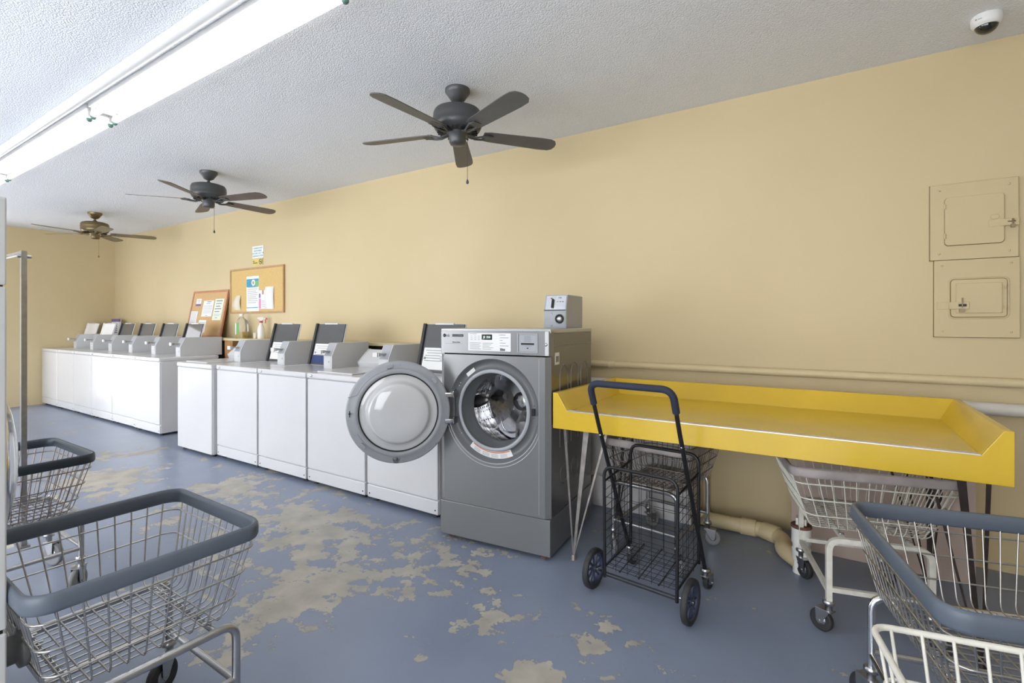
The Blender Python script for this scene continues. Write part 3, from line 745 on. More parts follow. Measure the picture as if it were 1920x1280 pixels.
# open round door
DR_ = .311
hx, hy = .100, -.012                      # hinge line in washer coords
door = bpy.data.objects.new('round_door', None); COL.objects.link(door); door.parent = t
ang = math.atan2(-.735, -.716)-math.atan2(.071, .757)     # direction the door runs to, in washer coords
door.location = (hx, hy, 0); door.rotation_euler = (0, 0, ang+PI)  # local -x runs along the door, local -y faces the viewer
DC = Matrix.Translation((-DR_-.012, .0, .817)) @ Matrix.Rotation(PI/2, 4, 'X')
MB().lathe_open([(.236, .020), (.240, .028), (.262, .028), (.266, .022), (.300, .020), (.309, .014), (.311, 0), (.309, -.03), (.295, -.045)], 80, DC).build('door_ring', M['ring'], door)
MB().lathe([(.296, -.045), (.25, -.075), (.12, -.09), (.001, -.092)], 64, DC).build('door_shell', M['cover'], door)
MB().lathe_open([(.2375, .024), (.2365, .028), (.231, .026), (.230, .018)], 80, DC).build('door_seal', M['ink_black'], door)
g = MB().lathe([(.231, .020), (.215, .023), (.198, .024), (.188, .034), (.180, .056), (.174, .066), (.165, .071), (.10, .076), (.001, .078)], 72, DC).build('door_glass', M['porthole'], door)
tb = MB()
for a, rr_ in ((101, .285), (42, .285), (222, .285)):
    T = DC @ Matrix.Rotation(R(a), 4, 'Z') @ Matrix.Translation((rr_, 0, .02))
    tb.prism([(u*1.0, v_) for u, v_ in rrect(.011, .021, .009, 4)], 'z', 0, .012, 0, T)
tb.build('door_stop_pads', M['ring'], door, bevel=.002)
sc = MB()
for a in (88, 60, 128, 148, 20, 12, 4, -8, -22, -30, 206, 235, 275, 318, 183, 187):
    r_ = .285+.012*math.sin(a*7)
    sc.lathe([(.0028, 0), (.001, .0015)], 8, DC @ Matrix.Translation((r_*math.cos(R(a)), r_*math.sin(R(a)), .0205)))
sc.build('door_screws', M['ink'], door)
MB().lathe([(.028, 0), (.020, .004), (.016, .003)], 20, DC @ Matrix.Translation((-.016, -.280, .018))).lathe([(.013, 0), (.010, .010), (.001, .012)], 16, DC @ Matrix.Translation((-.016, -.280, .020))).build('door_plug', M['bezel'], door)
MB().box(-.006, -.004, .018, .004, .004, .036, 0, DC @ Matrix.Translation((-.284, .004, 0))).box(-.004, -.02, .018, .002, .018, .021, 0, DC @ Matrix.Translation((-.284, .002, 0))).build('latch_hook', M['ink_black'], door)
eg = MB()
eg.tube([DC @ Vector(((.268 if 30 < a < 160 else .268)*math.cos(R(a)), .268*math.sin(R(a)), .022)) for a in range(30, 160, 5)]+[DC @ Vector((-.295, .10, .020))], .0022, 5)
eg.tube([DC @ Vector((.268*math.cos(R(a)), .268*math.sin(R(a)), .022)) for a in range(206, 330, 5)], .0018, 5)
eg.build('ring_ridges', M['ring'], door)
for z in (.916, .753):
    h = MB()
    h.tube([(-.045, -.032, z), (-.012, -.034, z), (.004, -.030, z)], .014, 6, square=True, flat=(.35, 1))
    h.box(-.048, -.034, z-.012, -.012, -.022, z+.012)
    h.build('hinge_leaf', M['chrome'], door, bevel=.002)
    MB().box(hx-.012, -.018, z-.020, hx+.018, .028, z+.020).build('hinge_block', M['dull_chrome'], t, bevel=.002)
MB().box(hx-.012, .015, .73, hx+.004, .030, .945).build('hinge_bracket', M['bezel'], t)

# ------------------------------------------------------------------ yellow folding table
t = thing('folding_table', 'long yellow laminate folding table with sloped rim on strap legs', 'table', (-.384, 2.50, 0))
XR, XI, XL, ZB, ZT, ZF, YC, YB = .946, .918, .856, .762, .964, .866, .83, .895
MB().prism([(-XR, ZB), (XR, ZB), (XR, ZT), (XI, ZT), (XL, ZF), (-XL, ZF), (-XI, ZT), (-XR, ZT)], 'y', 0, .02).build('front_apron', M['yellow'], t, bevel=.002)
for s in (-1, 1):
    MB().prism([(s*XR, ZB), (s*XR, ZT), (s*XI, ZT), (s*XL, ZF), (s*XL, ZF-.05), (s*(XR-.02), ZF-.05), (s*(XR-.02), ZB)], 'y', .0205, YB+.035).build('side_board', M['yellow'], t, bevel=.002)
MB().prism([(YB+.045, ZB), (YB+.045, ZT), (YB, ZT), (YC, ZF), (YC, ZF-.03), (YB+.02, ZF-.03), (YB+.02, ZB)], 'x', -XI, XI).build('back_board', M['yellow'], t, bevel=.002)
MB().box(-XL, .0205, ZF-.03, XL, YC, ZF-.0005).build('table_top', M['yellow'], t)
MB().box(-XL, -.0015, ZF-.0005, XL, .030, ZF+.0035).build('edge_strip', M['alu'], t)
def strap_leg(tops, foot, m):
    b = MB()
    for (x, y, wd) in tops:
        p0 = Vector((x+.384, y-2.5, .764)); p1 = Vector((foot[0]+.384, foot[1]-2.5, .012))
        dx = Vector((wd/2, 0, 0)); dy = Vector((0, .0025, 0)); q = .35
        vs = [p0-dx-dy, p0+dx-dy, p0+dx+dy, p0-dx+dy, p1-dx*q-dy, p1+dx*q-dy, p1+dx*q+dy, p1-dx*q+dy]
        b.add(vs, [(0, 1, 2, 3), (7, 6, 5, 4), (0, 4, 5, 1), (1, 5, 6, 2), (2, 6, 7, 3), (3, 7, 4, 0)])
    b.lathe([(.011, .03), (.014, .012), (.016, .0)], 10, Matrix.Translation((foot[0]+.384, foot[1]-2.5, 0)))
    return b.build('leg', m, t)
strap_leg([(-1.305, 2.60, .018), (-1.175, 2.62, .034), (-1.07, 2.68, .016)], (-1.244, 2.59), M['strap'])
strap_leg([(.440, 2.66, .030), (.525, 2.66, .016), (.35, 2.78, .014)], (.500, 2.64), M['dark_strap'])
strap_leg([(-1.31, 3.32, .018), (-1.20, 3.34, .030), (-1.10, 3.30, .016)], (-1.25, 3.30), M['dark_strap'])
strap_leg([(.22, 3.20, .014), (.42, 3.22, .040), (.30, 3.26, .014), (.48, 3.2, .014)], (.415, 3.22), M['dark_strap'])

# ------------------------------------------------------------------ laundry carts
def caster(parent, x, y, ztop, rw, yaw, fork, tyre, name='caster'):
    c = bpy.data.objects.new(name, None); COL.objects.link(c); c.parent = parent; c.location = (x, y, 0); c.rotation_euler = (0, 0, yaw)
    off = .03; f = MB()
    f.lathe([(.020, ztop), (.024, ztop-.006), (.024, ztop-.016), (.014, ztop-.020), (.014, 2*rw+.004)], 16)
    f.box(-.018, -.019, 2*rw+.001, off+.018, .019, 2*rw+.006)
    for s in (-1, 1):
        f.prism([(-.012, 2*rw+.005), (off+.018, 2*rw+.005), (off+.014, rw), (off+.004, rw-.014), (off-.010, rw-.006)], 'y', s*.0175, s*.0205)
    f.tube([(off, -.026, rw), (off, .026, rw)], .005, 8)
    f.build('fork', fork, c)
    w_ = MB().lathe([(rw*.72, -.010), (rw*.93, -.013), (rw, -.008), (rw, .008), (rw*.93, .013), (rw*.72, .010)], 28, Matrix.Translation((off, 0, rw)) @ Matrix.Rotation(PI/2, 4, 'X')).build('wheel', tyre, c)
    MB().lathe([(.008, -.015), (rw*.3, -.012), (rw*.72, -.006), (rw*.72, .006), (rw*.3, .012), (.008, .015)], 20, Matrix.Translation((off, 0, rw)) @ Matrix.Rotation(PI/2, 4, 'X')).build('hub', fork, w_)
    return c
def basket(parent, Lx, Ly, zr, zb, ix, iy, nx, ny, wm, off=(0, 0), rings=(.24, .52, .80), wr=.0025, ringr=.0030):
    b = MB(); ox, oy = off
    hx, hy = Lx/2, Ly/2
    def lim(z):
        k = (z-zb)/(zr-zb); return hx-ix*(1-k), hy-iy*(1-k)
    for i in range(nx):      # U wires lying across y
        u = -1+2*(i+.5)/nx*1.0
        xt, xb = u*(hx-.02), u*(hx-ix-.02)
        b.tube([(ox+p[0], oy+p[1], p[2]) for p in fillet([(xt, -hy-.003, zr), (xb, -(hy-iy), zb), (xb, hy-iy, zb), (xt, hy+.003, zr)], .025, 3)], wr, 5)
    for i in range(ny):
        u = -1+2*(i+.5)/ny
        yt, yb = u*(hy-.02), u*(hy-iy-.02)
        b.tube([(ox+p[0], oy+p[1], p[2]) for p in fillet([(-hx-.003, yt, zr), (-(hx-ix), yb, zb-.004), (hx-ix, yb, zb-.004), (hx+.003, yt, zr)], .025, 3)], wr, 5)
    for k in rings:
        z = zb+(zr-zb)*k; a, c = lim(z)
        b.tube([(ox+x, oy+y, z) for x, y in rrect(a+.004, c+.004, .045, 5)], ringr, 6, closed=True)
    b.build('wire_basket', wm, parent)
def laundry_cart(name, label, cx, cy, rz, Lx, Ly, zr, zb, wm, rim, fm, nx=11, ny=15, off=(0, 0), fx=None, fy=None, sq=False, rimh=.045, tyre='grey_rubber', group='wheeled wire laundry carts', yaws=(.6, -1.8, 2.4, -.5), fork=None, ix=.06, iy=.07, rw=.055, rimw=.009, cst=('FL', 'FR', 'BR', 'BL'), tubr=.0125):
    t = thing(name, label, 'laundry cart', (cx, cy, 0), rz, group)
    basket(t, Lx, Ly, zr, zb, ix, iy, nx, ny, wm, off)
    hx, hy = Lx/2, Ly/2
    if rim is not None:
        path = [(off[0]+x, off[1]+y, zr) for x, y in rrect(hx, hy, .055, 8)]
        h = rimh
        prof = [(rimw*.9, .012), (rimw*.35, .020), (-rimw*.5, .018), (-rimw, .008), (-rimw, .010-h), (-rimw*.4, .004-h), (rimw*.55, .006-h), (rimw, .014-h), (rimw*1.05, 0)]
        MB().sweep(path, prof).build('bumper_rim', rim, t)
    else:
        MB().tube([(off[0]+x, off[1]+y, zr) for x, y in rrect(hx, hy, .03, 5)], .006, 8, closed=True).build('rim_wire', wm, t)
    fx = fx or hx-.04; fy = fy or hy-.03
    zt = zb-.022; f = MB(); zl = 2*rw+.045; tr = tubr; seg = 4 if sq else 10
    kw = dict(square=sq)
    for s in (-1, 1):
        f.tube(fillet([(-fx, s*fy, zl), (-fx, s*fy, zt), (fx, s*fy, zt), (fx, s*fy, zl)], .05, 6), tr, seg, **kw)
        f.tube([(-fx, s*fy, zl+.055), (fx, s*fy, zl+.055)], tr*.85, seg, **kw)
        f.tube([(s*fx, -fy, zl+.045), (s*fx, fy, zl+.045)], tr*.85, seg, **kw)
        f.tube([(s*(fx-.06), -fy, zt-.0), (s*(fx-.06), fy, zt-.0)], tr*.7, seg, **kw)
    f.build('frame', fm, t)
    for s in (-1, 1):
        cl = MB().tube([(s*(fx-.06), -fy*.85, zt+.012), (s*(fx-.06), fy*.85, zt+.012)], .0035, 6)
        for i in range(7): cl.tube([(s*(fx-.06)-.012, -fy*.8+i*fy*.26, zt+.012), (s*(fx-.06)+.012, -fy*.8+i*fy*.26, zt+.012)], .005, 6)
        cl.build('support_bar', M['chrome'], t)
    for i, (sx, sy) in enumerate(((-1, -1), (1, -1), (1, 1), (-1, 1))):
        caster(t, sx*fx, sy*fy, zl+.006, rw, yaws[i], fork or M['dull_chrome'], M[tyre])
    return t
laundry_cart('laundry_cart', 'chrome wire laundry cart with blue-grey bumper at lower left', -1.850, .640, R(-91), .555, .60, .70, .42,
    M['wire'], M['bumper'], M['dull_chrome'], nx=10, ny=13, tyre='rubber', yaws=(.4, 2.3, -2.0, 1.2), fy=.240, fx=.225, rw=.06, rimh=.034)
t = laundry_cart('laundry_cart', 'tarnished wire laundry cart with black bumper and hanging pole, at far left', -3.46, .690, R(0), .64, .58, .68, .41,
    M['dark_wire'], M['bumper_dark'], M['dull_chrome'], nx=9, ny=16, yaws=(.6, -1.0, -.8, .4), fx=.245, fy=.25, rw=.062, rimh=.032)
p = MB().tube([(-.175, .13, .17), (-.175, .13, 1.745)], .0165, 4, square=True)
p.tube([(-.175, .13, 1.735), (-.62, .13, 1.735)], .012, 8).tube([(-.175, .105, 1.715), (-.175, .16, 1.715)], .009, 8).box(-.255, .11, .155, -.145, .15, .172)
p.build('hanging_pole', M['dull_chrome'], t)
laundry_cart('laundry_cart', 'dingy laundry cart parked under the table behind the folding trolley', -.865, 3.02, R(-8), .52, .58, .675, .44,
    M['dark_wire'], M['bumper_dirty'], M['dull_chrome'], nx=12, ny=14, fx=.195, fy=.235, yaws=(-.9, -.7, .2, 1.0), rimh=.03, off=(.03, -.03), rw=.045)
laundry_cart('laundry_cart', 'cream painted laundry cart with dirty mauve bumper under the table right end', .108, 2.880, R(14), .63, .60, .70, .435,
    M['white_wire'], M['bumper_dirty'], M['white_wire'], nx=12, ny=15, fx=.185, fy=.265, sq=True, off=(-.012, .02), ix=.09, yaws=(2.4, -.4, .5, -1.1), rimh=.028, tubr=.016, tyre='rubber', rw=.048)
laundry_cart('laundry_cart', 'wire laundry cart with blue-grey bumper at the right edge', .415, 1.880, R(13), .57, .72, .70, .435,
    M['wire'], M['bumper'], M['chrome'], nx=11, ny=17, fx=.235, fy=.30, tyre='rubber', yaws=(2.8, .3, .9, 2.0), rimh=.038, rw=.06)
t = thing('laundry_cart', 'cream coated wire cart without bumper, lowest right corner', 'laundry cart', (.372, .925, 0), R(12), 'wheeled wire laundry carts')
b = MB()
hx, hy, zr, zb = .26, .27, .80, .45
b.tube([(x, y, zr) for x, y in rrect(hx, hy, .03, 5)], .0058, 8, closed=True)
b.tube([(x, y, zr-.085) for x, y in rrect(hx-.012, hy-.012, .03, 5)], .0034, 6, closed=True)
for k in (.2, .45): b.tube([(x, y, zr-k*.9) for x, y in rrect(hx-.05*k/.45, hy-.05*k/.45, .03, 5)], .0034, 6, closed=True)
for i in range(11):
    u = (-1+2*(i+.5)/11)*(hx-.008)
    b.tube([(u, -hy+.004, zr), (u*.85, -hy+.05, zb), (u*.85, hy-.05, zb), (u, hy-.004, zr)], .0029, 6)
for i in range(11):
    u = (-1+2*(i+.5)/11)*(hy-.008)
    b.tube([(-hx+.004, u, zr), (-hx+.05, u*.85, zb), (hx-.05, u*.85, zb), (hx-.004, u, zr)], .0029, 6)
b.build('wire_basket', M['white_wire'], t)
f = MB()
for s in (-1, 1):
    f.tube(fillet([(s*.19, -.21, .15), (s*.19, -.21, .43), (s*.19, .21, .43), (s*.19, .21, .15)], .05), .012, 10)
    f.tube([(-.19, s*.20, .20), (.19, s*.20, .20)], .010, 8)
f.build('frame', M['white_wire'], t)
for i, (sx, sy) in enumerate(((-1, -1), (1, -1), (1, 1), (-1, 1))): caster(t, sx*.19, sy*.21, .156, .055, (.3, 2, -1, .8)[i], M['dull_chrome'], M['grey_rubber'])

# ------------------------------------------------------------------ black folding shopping trolley
t = thing('shopping_trolley', 'black wire folding shopping trolley with foam handle in front of the table', 'shopping trolley', (-.779, 2.348, 0), R(-6))
W2, D2 = .185, .300
fr = MB()
fr.tube(fillet([(-W2, 0, .075), (-W2-.004, 0, .635), (W2+.004, 0, .635), (W2, 0, .075)], .055, 6), .0085, 8)
fr.tube(fillet([(-W2, D2, .14), (-W2, D2, .690), (W2, D2, .690), (W2, D2, .14)], .055, 6), .0085, 8)
for s in (-1, 1):
    fr.tube([(s*W2, 0, .125), (s*W2, D2, .155)], .0045, 6); fr.tube([(s*W2, 0, .56), (s*W2, D2, .60)], .0055, 6)
fr.tube([(-W2, 0, .085), (W2, 0, .085)], .004, 8)
fr.tube([(-W2-.055, 0, .10), (W2+.055, 0, .10)], .004, 8)
fr.build('frame', M['black'], t)
b = MB()
for k in range(11):
    z = .155+.042*k
    for s in (-1, 1): b.tube([(s*W2, 0, z-.02), (s*W2, D2, z+.015)], .0014, 5)
    if k % 1 == 0:
        b.tube([(-W2, 0, z-.01), (W2, 0, z-.01)], .0014, 5) if k % 2 == 0 else None
        b.tube([(-W2, D2, z+.01), (W2, D2, z+.01)], .0014, 5) if k % 2 == 1 else None
for i in range(1, 6):
    x = -W2+2*W2*i/6
    b.tube([(x, 0, .12), (x, 0, .60)], .0014, 5); b.tube([(x, D2, .155), (x, D2, .66)], .0014, 5)
for i in range(1, 4):
    y = D2*i/4
    for s in (-1, 1): b.tube([(s*W2, y, .13), (s*W2, y, .60)], .0014, 5)
for i in range(9): b.tube([(-W2, D2*i/8, .130+.02*i/8), (W2, D2*i/8, .130+.02*i/8)], .0016, 5)
for i in range(1, 9): b.tube([(-W2+2*W2*i/9, 0, .128), (-W2+2*W2*i/9, D2, .150)], .0016, 5)
for x in (-.10, 0, .10): b.tube([(x, -.004, .128), (x, D2-.02, .165)], .0030, 6).lathe([(.001, -.006), (.006, 0), (.001, .006)], 8, Matrix.Translation((x, -.004, .128))).lathe([(.001, -.006), (.006, 0), (.001, .006)], 8, Matrix.Translation((x, D2-.02, .165)))
b.build('wire_basket', M['black'], t)
hw = .208
hp = fillet([(-hw, D2+.03, .10), (-hw, -.02, .84), (-hw, -.115, 1.065), (hw, -.115, 1.065), (hw, -.02, .84), (hw, D2+.03, .10)], .075, 7)
h = MB().tube(hp, .0105, 10).build('handle', M['black'], t)
gp = fillet([(-hw, -.070, .958), (-hw, -.115, 1.065), (hw, -.115, 1.065), (hw, -.070, .958)], .075, 8)
MB().tube(gp, .0165, 14).build('foam_grip', M['grip'], h)
rv = MB()
for s in (-1, 1): rv.lathe([(.006, 0), (.004, .003), (.001, .004)], 10, Matrix.Translation((s*hw, .002, .79)) @ Matrix.Rotation(PI/2, 4, 'X') @ Matrix.Translation((0, 0, .008)))
rv.build('rivet', M['chrome'], h)
for s in (-1, 1):
    x = s*(W2+.062); T = Matrix.Translation((x, 0, .10)) @ Matrix.Rotation(PI/2, 4, 'Y')
    w_ = MB().lathe_open([(.078, -.012), (.090, -.016), (.098, -.012), (.100, 0), (.098, .012), (.090, .016), (.078, .012), (.078, -.012)], 40, T).build('wheel', M['rubber'], t)
    hb = MB().lathe_open([(.079, -.010), (.072, -.010), (.072, .010), (.079, .010)], 36, T).lathe([(.018, -.013), (.018, .013)], 16, T)
    for k in range(10):
        a = 2*PI*k/10; c, s_ = math.cos(a), math.sin(a)
        hb.tube([T @ Vector((.012*c, .012*s_, 0)), T @ Vector((.076*math.cos(a+.12), .076*math.sin(a+.12), 0))], .0055, 5)
    hb.build('hub', M['hub_blue'], w_)
    MB().tube([(x-s*.05, 0, .10), (x+s*.022, 0, .10)], .0055, 8).build('axle_end', M['chrome'], w_)
    caster(t, s*(hw+.0), D2+.032, .112, .035, R(80), M['dull_chrome'], M['rubber'])

# ------------------------------------------------------------------ stacked dryer at the left edge
t = thing('tumble_dryer', 'tall grey-white dryer with chrome rimmed round door at the left edge', 'tumble dryer', (-2.85, -.40, 0))
MB().box(0, 0, .02, 1.178, .748, .612).build('lower_cabinet', M['dryer'], t, bevel=.004)
MB().box(0, 0, .622, 1.178, .748, 1.447).build('middle_cabinet', M['dryer'], t, bevel=.004)
MB().box(0, 0, 1.451, 1.178, .748, 1.663).build('upper_cabinet', M['dryer'], t, bevel=.004)
MB().box(.004, .004, .60, 1.172, .742, 1.60).build('inner_shell', M['black'], t)
MB().box(.02, .02, 0, 1.16, .72, .02).build('plinth', M['black'], t)
T = Matrix.Translation((.80, .748, .975)) @ Matrix.Rotation(-PI/2, 4, 'X') @ Matrix.Diagonal((.87, .87, .80, 1))
d = MB().lathe([(.33, 0), (.335, .02), (.325, .035), (.29, .040), (.27, .040), (.25, .062), (.18, .084), (.08, .094), (.001, .096)], 56, T).build('door', M['chrome'], t)
MB().lathe([(.268, .041), (.248, .064), (.18, .087), (.08, .097), (.001, .099)], 56, T).build('door_glass', M['porthole'], d)
MB().lathe([(.035, 0), (.035, .03), (.05, .035), (.05, .05), (.001, .055)], 24, Matrix.Translation((1.10, .748, .53)) @ Matrix.Rotation(-PI/2, 4, 'X')).build('knob', M['bezel'], t)

# ------------------------------------------------------------------ notice boards, papers and signs
def paper(name, label, x0, z0, x1, z1, y, m, rows=(), group=None, T=None, cat='notice', extra=None, thick=.0015):
    t = thing(name, label, cat, (0, 0, 0), 0, group)
    b = MB().box(x0, y-thick, z0, x1, y, z1, 0, T).build('sheet', m, t)
    if rows:
        p = MB(); w_ = x1-x0
        for (zf, a, c, hh) in rows:
            zz = z0+(z1-z0)*zf; p.box(x0+w_*a, y-thick-.0012, zz, x0+w_*c, y-thick-.0002, zz+hh, 0, T)
        p.build('print', M['ink'], b)
    return t, b
# wall hung cork board
t = thing('notice_board', 'golden cork notice board hung flat on the wall', 'notice board', (-6.445, WY, 1.795))
MB().box(-.615, -.014, -.285, .615, 0, .285).build('cork_panel', M['cork'], t)
f = MB().box(-.635, -.024, .282, .635, 0, .305).box(-.635, -.024, -.305, .635, 0, -.282).box(-.635, -.024, -.283, -.612, 0, .283).box(.612, -.024, -.283, .635, 0, .283)
f.build('frame', M['frame_wood'], t, bevel=.002)
YP = WY-.0145
t_, b = paper('poster', 'tall white poster with a teal header pinned on the golden board', -6.668, 1.515, -6.374, 1.985, YP, M['paper'],
    [(.68-.055*i, .10, .90-.12*(i % 3 == 2), .006) for i in range(9)], cat='poster')
MB().box(-6.664, YP-.003, 1.842, -6.380, YP-.0016, 1.948).build('teal_header', M['blue_ink'], b)
MB().box(-6.455, YP-.0038, 1.842, -6.381, YP-.0031, 1.92).build('green_patch', M['green_ink'], b)
MB().lathe([(.043, 0), (.042, .001), (.001, .001)], 28, RXF(-6.50, 1.897, YP-.004)).build('round_picture', M['paper'], b)
MB().lathe([(.022, 0), (.001, .001)], 20, RXF(-6.50, 1.895, YP-.0052)).build('picture_centre', M['frame_red'], b)
MB().box(-6.664, YP-.003, 1.558, -6.39, YP-.0016, 1.568).build('blue_rule', M['blue_ink'], b)
def curl(name, label, x0, z0, x1, z1, m):
    t = thing(name, label, 'paper', (0, 0, 0)); n_ = 8; vs = []; fs = []
    for i in range(n_+1):
        s_ = i/n_; z = z0+(z1-z0)*s_; y = YP-.004-.018*math.sin(PI*s_)*(1 if x0 < -6.5 else .6)
        sh = .035*s_**2 if x0 < -6.5 else 0
        for (x, q) in ((x0+sh*2, 0), ((x0+x1)/2+sh, -.006), (x1, .004)):
            vs.append((x, y+q, z)); vs.append((x, y+q-.0012, z))
    for i in range(n_):
        for j in range(2):
            a = i*6+j*2; c = a+6
            fs += [(a, a+2, c+2, c), (a+1, c+1, c+3, a+3)]
        fs += [(i*6, i*6+6, i*6+7, i*6+1), (i*6+4, i*6+5, i*6+11, i*6+10)]
    MB().add(vs, fs, True).build('sheet', m, t); return t
curl('loose_sheet', 'curled blank sheet at the lower left corner of the golden board', -7.00, 1.535, -6.81, 1.735, M['beige'])
curl('loose_sheet', 'tall blank white sheet bulging off the right of the golden board', -6.222, 1.54, -6.03, 1.83, M['paper'])
t_, b = paper('flyer', 'small pink and white flyer cluster beside the tall poster', -6.37, 1.545, -6.226, 1.79, YP, M['paper'], [(.1+.1*i, .45, .95, .005) for i in range(4)], cat='flyer')
MB().box(-6.369, YP-.003, 1.548, -6.325, YP-.0016, 1.68).build('pink_block', M['pink'], b)
MB().box(-6.369, YP-.003, 1.69, -6.335, YP-.0016, 1.745).build('blue_block', M['purple'], b)
MB().box(-6.295, YP-.003, 1.735, -6.26, YP-.0016, 1.79).build('maroon_block', M['frame_red'], b)
# small signs above
t_, b = paper('wall_sign', 'small white printed sign on the wall above the notice board', -6.545, 2.222, -6.285, 2.382, WY-.001, M['paper'], cat='sign', thick=.004)
d = MB(); text_into(d, 'OWNER IS NOT\nRESPONSIBLE\nFOR ANY LOST OR\nDAMAGED ITEMS', .031, face_T(-6.415, WY-.006, 2.343), spacing=1.1); d.build('lettering', M['ink_teal'], b)
t_, b = paper('wall_sign', 'small yellow no smoking sign just above the notice board', -6.545, 2.128, -6.30, 2.214, WY-.001, mat('yellow_sign', (.68, .55, .16, 1), .5), cat='sign', thick=.003)
d = MB(); text_into(d, 'NO\nSMOKING', .024, face_T(-6.53, WY-.005, 2.175), align='LEFT')
c = RXF(-6.355, 2.171, WY-.0045)
d.lathe_open([(.036, 0), (.036, .001), (.029, .001), (.029, 0), (.036, 0)], 28, c)
d.box(-.034, -.003, 0, .034, .003, .001, 0, c @ Matrix.Rotation(R(-45), 4, 'Z')).box(-.02, -.004, 0, .02, .004, .001, 0, c).box(-6.309, WY-.0052, 2.132, -6.304, WY-.004, 2.211)
d.build('lettering', M['ink_black'], b)
# leaning cork board (local: x along the wall, z up the board, -y its face)
TL = Matrix.Translation((-7.625, 3.595, 1.158)) @ Matrix.Rotation(R(-10.5), 4, 'X')
t = thing('notice_board', 'red-framed cork board with papers, leaning on the shelf', 'notice board', (-7.625, 3.595, 1.158)); t.rotation_euler = (R(-10.5), 0, 0)
MB().box(-.475, .004, .01, .475, .018, .67).build('cork_panel', M['cork_tan'], t)
f = MB().box(-.495, -.004, .655, .495, .020, .685).box(-.495, -.004, 0, .495, .020, .028).box(-.495, -.004, .028, -.467, .020, .655).box(.467, -.004, .028, .495, .020, .655)
f.build('frame', M['frame_red'], t, bevel=.002)
XO, ZO = 7.625, -1.158
def lp(name, label, x0, z0, x1, z1, m, rows, strip=None):
    k = 1/math.cos(R(10.5)); a, c = (z0+ZO)*k, (z1+ZO)*k
    t, b = paper(name, label, x0+XO, a, x1+XO, c, .003, m, rows, T=TL)
    if strip: MB().box(x0+XO, .0002, a, x1+XO, .0014, a+.03, 0, TL).build('dark_strip', M['purple'], b)
lp('notice', 'small white card with a dark lower edge, upper left of leaning board', -7.985, 1.610, -7.84, 1.718, M['paper'], [(.8, .2, .8, .004), (.65, .2, .8, .004), (.5, .3, .7, .004)], True)
lp('notice', 'white printed notice at the centre of the leaning cork board', -7.765, 1.452, -7.475, 1.684, M['paper'], [(.90, .35, .75, .012), (.80, .3, .7, .008)]+[(.66-.09*i, .08+.04*(i % 2), .92, .004) for i in range(6)]+[(.04, .4, .6, .008)])
lp('notice', 'pale green printed notice on the right of the leaning cork board', -7.440, 1.398, -7.205, 1.703, M['paper2'], [(.88, .15, .85, .016), (.76, .15, .8, .012), (.63, .2, .7, .014), (.51, .1, .85, .014), (.38, .15, .7, .014), (.27, .1, .9, .005), (.20, .1, .8, .005), (.1, .3, .6, .008)])
lp('notice', 'white typed sheet at the lower left of the leaning cork board', -8.085, 1.25, -7.88, 1.532, M['paper'], [(.92-.075*i, .12, .88-.06*(i % 2), .004) for i in range(10)])
lp('notice', 'white sheet low on the leaning board, half behind a washer lid', -7.80, 1.22, -7.59, 1.400, M['paper'], [(.8-.12*i, .12, .88, .004) for i in range(4)])
# brochure in the far corner
t = thing('brochure_box', 'white and purple leaflet box on the shelf in the far corner', 'leaflet box', (-10.70, 3.60, 1.155))
b = MB().box(-.15, 0, 0, .15, .04, .272).build('box', M['paper'], t, bevel=.002)
MB().box(-.151, -.002, .225, .151, .03, .274).build('purple_header', M['purple'], b)
d = MB()
for i in range(5): d.box(-.09+.03*(i % 2), -.002, .03+.036*i, .10, .0, .048+.036*i)
d.build('print', M['purple'], b)

# ------------------------------------------------------------------ bottles on the shelf
t = thing('detergent_jug', 'clear plastic jug with green label and a little amber liquid', 'jug', (-6.60, 3.62, 1.155))
body = [(x, y) for x, y in rrect(.075, .055, .025, 4)]
def loft(mb, secs, m=0):
    n_ = len(body); vs = []; fs = []
    for (z, sx, sy, ox) in secs:
        for (x, y) in body: vs.append((x*sx+ox, y*sy, z))
    for i in range(len(secs)-1):
        for j in range(n_): fs.append((i*n_+j, i*n_+(j+1) % n_, (i+1)*n_+(j+1) % n_, (i+1)*n_+j))
    mb.add(vs, fs, True, m); mb.add(vs[:n_], [tuple(range(n_))[::-1]]); mb.add(vs[-n_:], [tuple(range(n_))]); return mb
loft(MB(), [(0, .94, .94, 0), (.01, 1, 1, 0), (.19, 1, 1, 0), (.235, .85, .85, -.005), (.265, .45, .5, -.02), (.275, .32, .4, -.02), (.295, .32, .4, -.02)]).build('bottle', M['clear'], t)
loft(MB(), [(.003, .90, .90, 0), (.085, .95, .95, 0)]).build('liquid', M['liquid'], t)
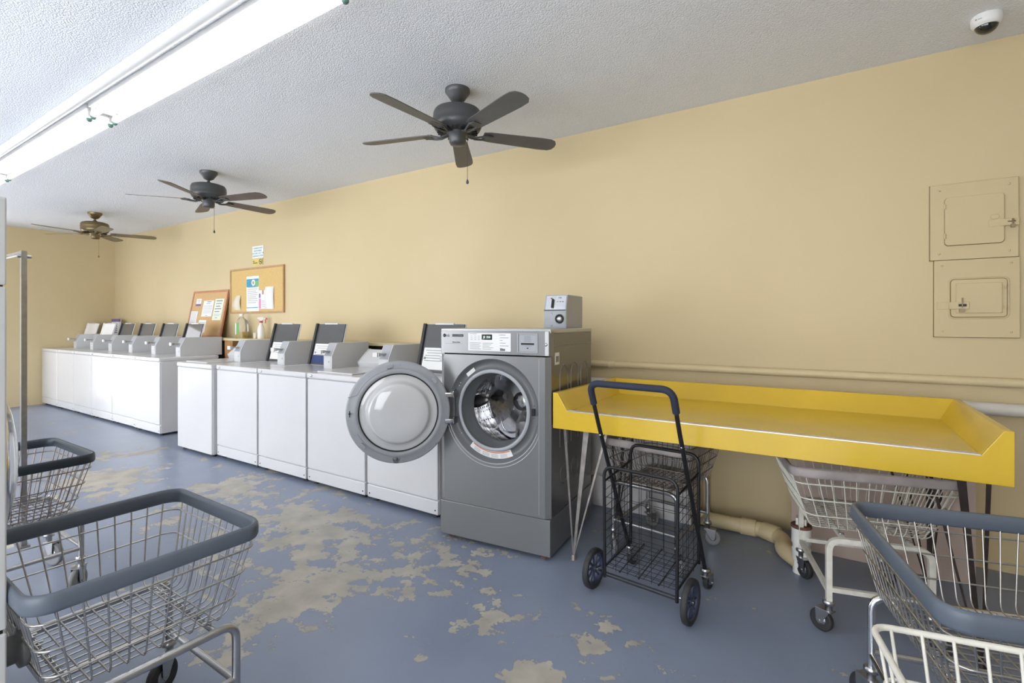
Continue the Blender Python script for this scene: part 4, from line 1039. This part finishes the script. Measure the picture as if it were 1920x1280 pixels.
MB().lathe([(.026, .293), (.026, .325), (.001, .327)], 18, Matrix.Translation((-.02, 0, 0))).build('cap', M['bottle_white'], t)
lb = MB().box(-.045, -.0575, .06, .012, -.0555, .205).build('label', M['green_ink'], t)
MB().box(-.070, -.0575, .05, -.045, -.0555, .20).build('white_label', M['paper'], t)
t = thing('spray_bottle', 'white trigger spray bottle with a red nozzle on the shelf', 'spray bottle', (-6.16, 3.62, 1.155), R(50))
MB().lathe([(.040, 0), (.043, .006), (.043, .11), (.036, .15), (.020, .185), (.016, .20), (.016, .21)], 24).build('bottle', M['bottle_white'], t)
MB().lathe([(.020, .206), (.020, .228), (.015, .23)], 18).build('collar', M['red'], t)
MB().prism([(-.045, .258), (-.035, .275), (.02, .28), (.055, .262), (.055, .25), (.02, .246), (.012, .228), (-.012, .228), (-.02, .246)], 'y', -.012, .012).build('trigger_head', M['bottle_white'], t, bevel=.003)
MB().box(.052, -.010, .248, .070, .010, .268).tube([(.045, 0, .25), (.052, 0, .235), (.050, 0, .20)], .005, 8).build('trigger', M['red'], t)
t = MB().lathe([(.024, 0), (.027, .004), (.029, .068), (.030, .075), (.027, .075), (.025, .01), (.001, .008)], 20).build('plastic_cup', M['beige'], None, loc=(-6.285, 3.62, 1.155))
tag(t, 'small beige cup standing left of the spray bottle', 'cup')

# ------------------------------------------------------------------ light and camera
W = bpy.data.worlds.new('World'); SC.world = W; W.use_nodes = True
bg = W.node_tree.nodes['Background']; bg.inputs['Color'].default_value = (.93, .96, 1, 1); bg.inputs['Strength'].default_value = 6.6
cam = bpy.data.cameras.new('Camera'); co = bpy.data.objects.new('Camera', cam); COL.objects.link(co)
cam.sensor_fit = 'HORIZONTAL'; cam.sensor_width = 36; cam.lens = 930/1920*36; cam.shift_y = -35/1920
co.location = (0, 0, 1.36); co.rotation_euler = (PI/2, 0, math.atan2(.5407, .8413)); cam.clip_start = .05
SC.camera = co
vs = SC.view_settings; vs.view_transform = 'Standard'; vs.look = 'None'; vs.gamma = 1; vs.use_curve_mapping = False; vs.exposure = .08
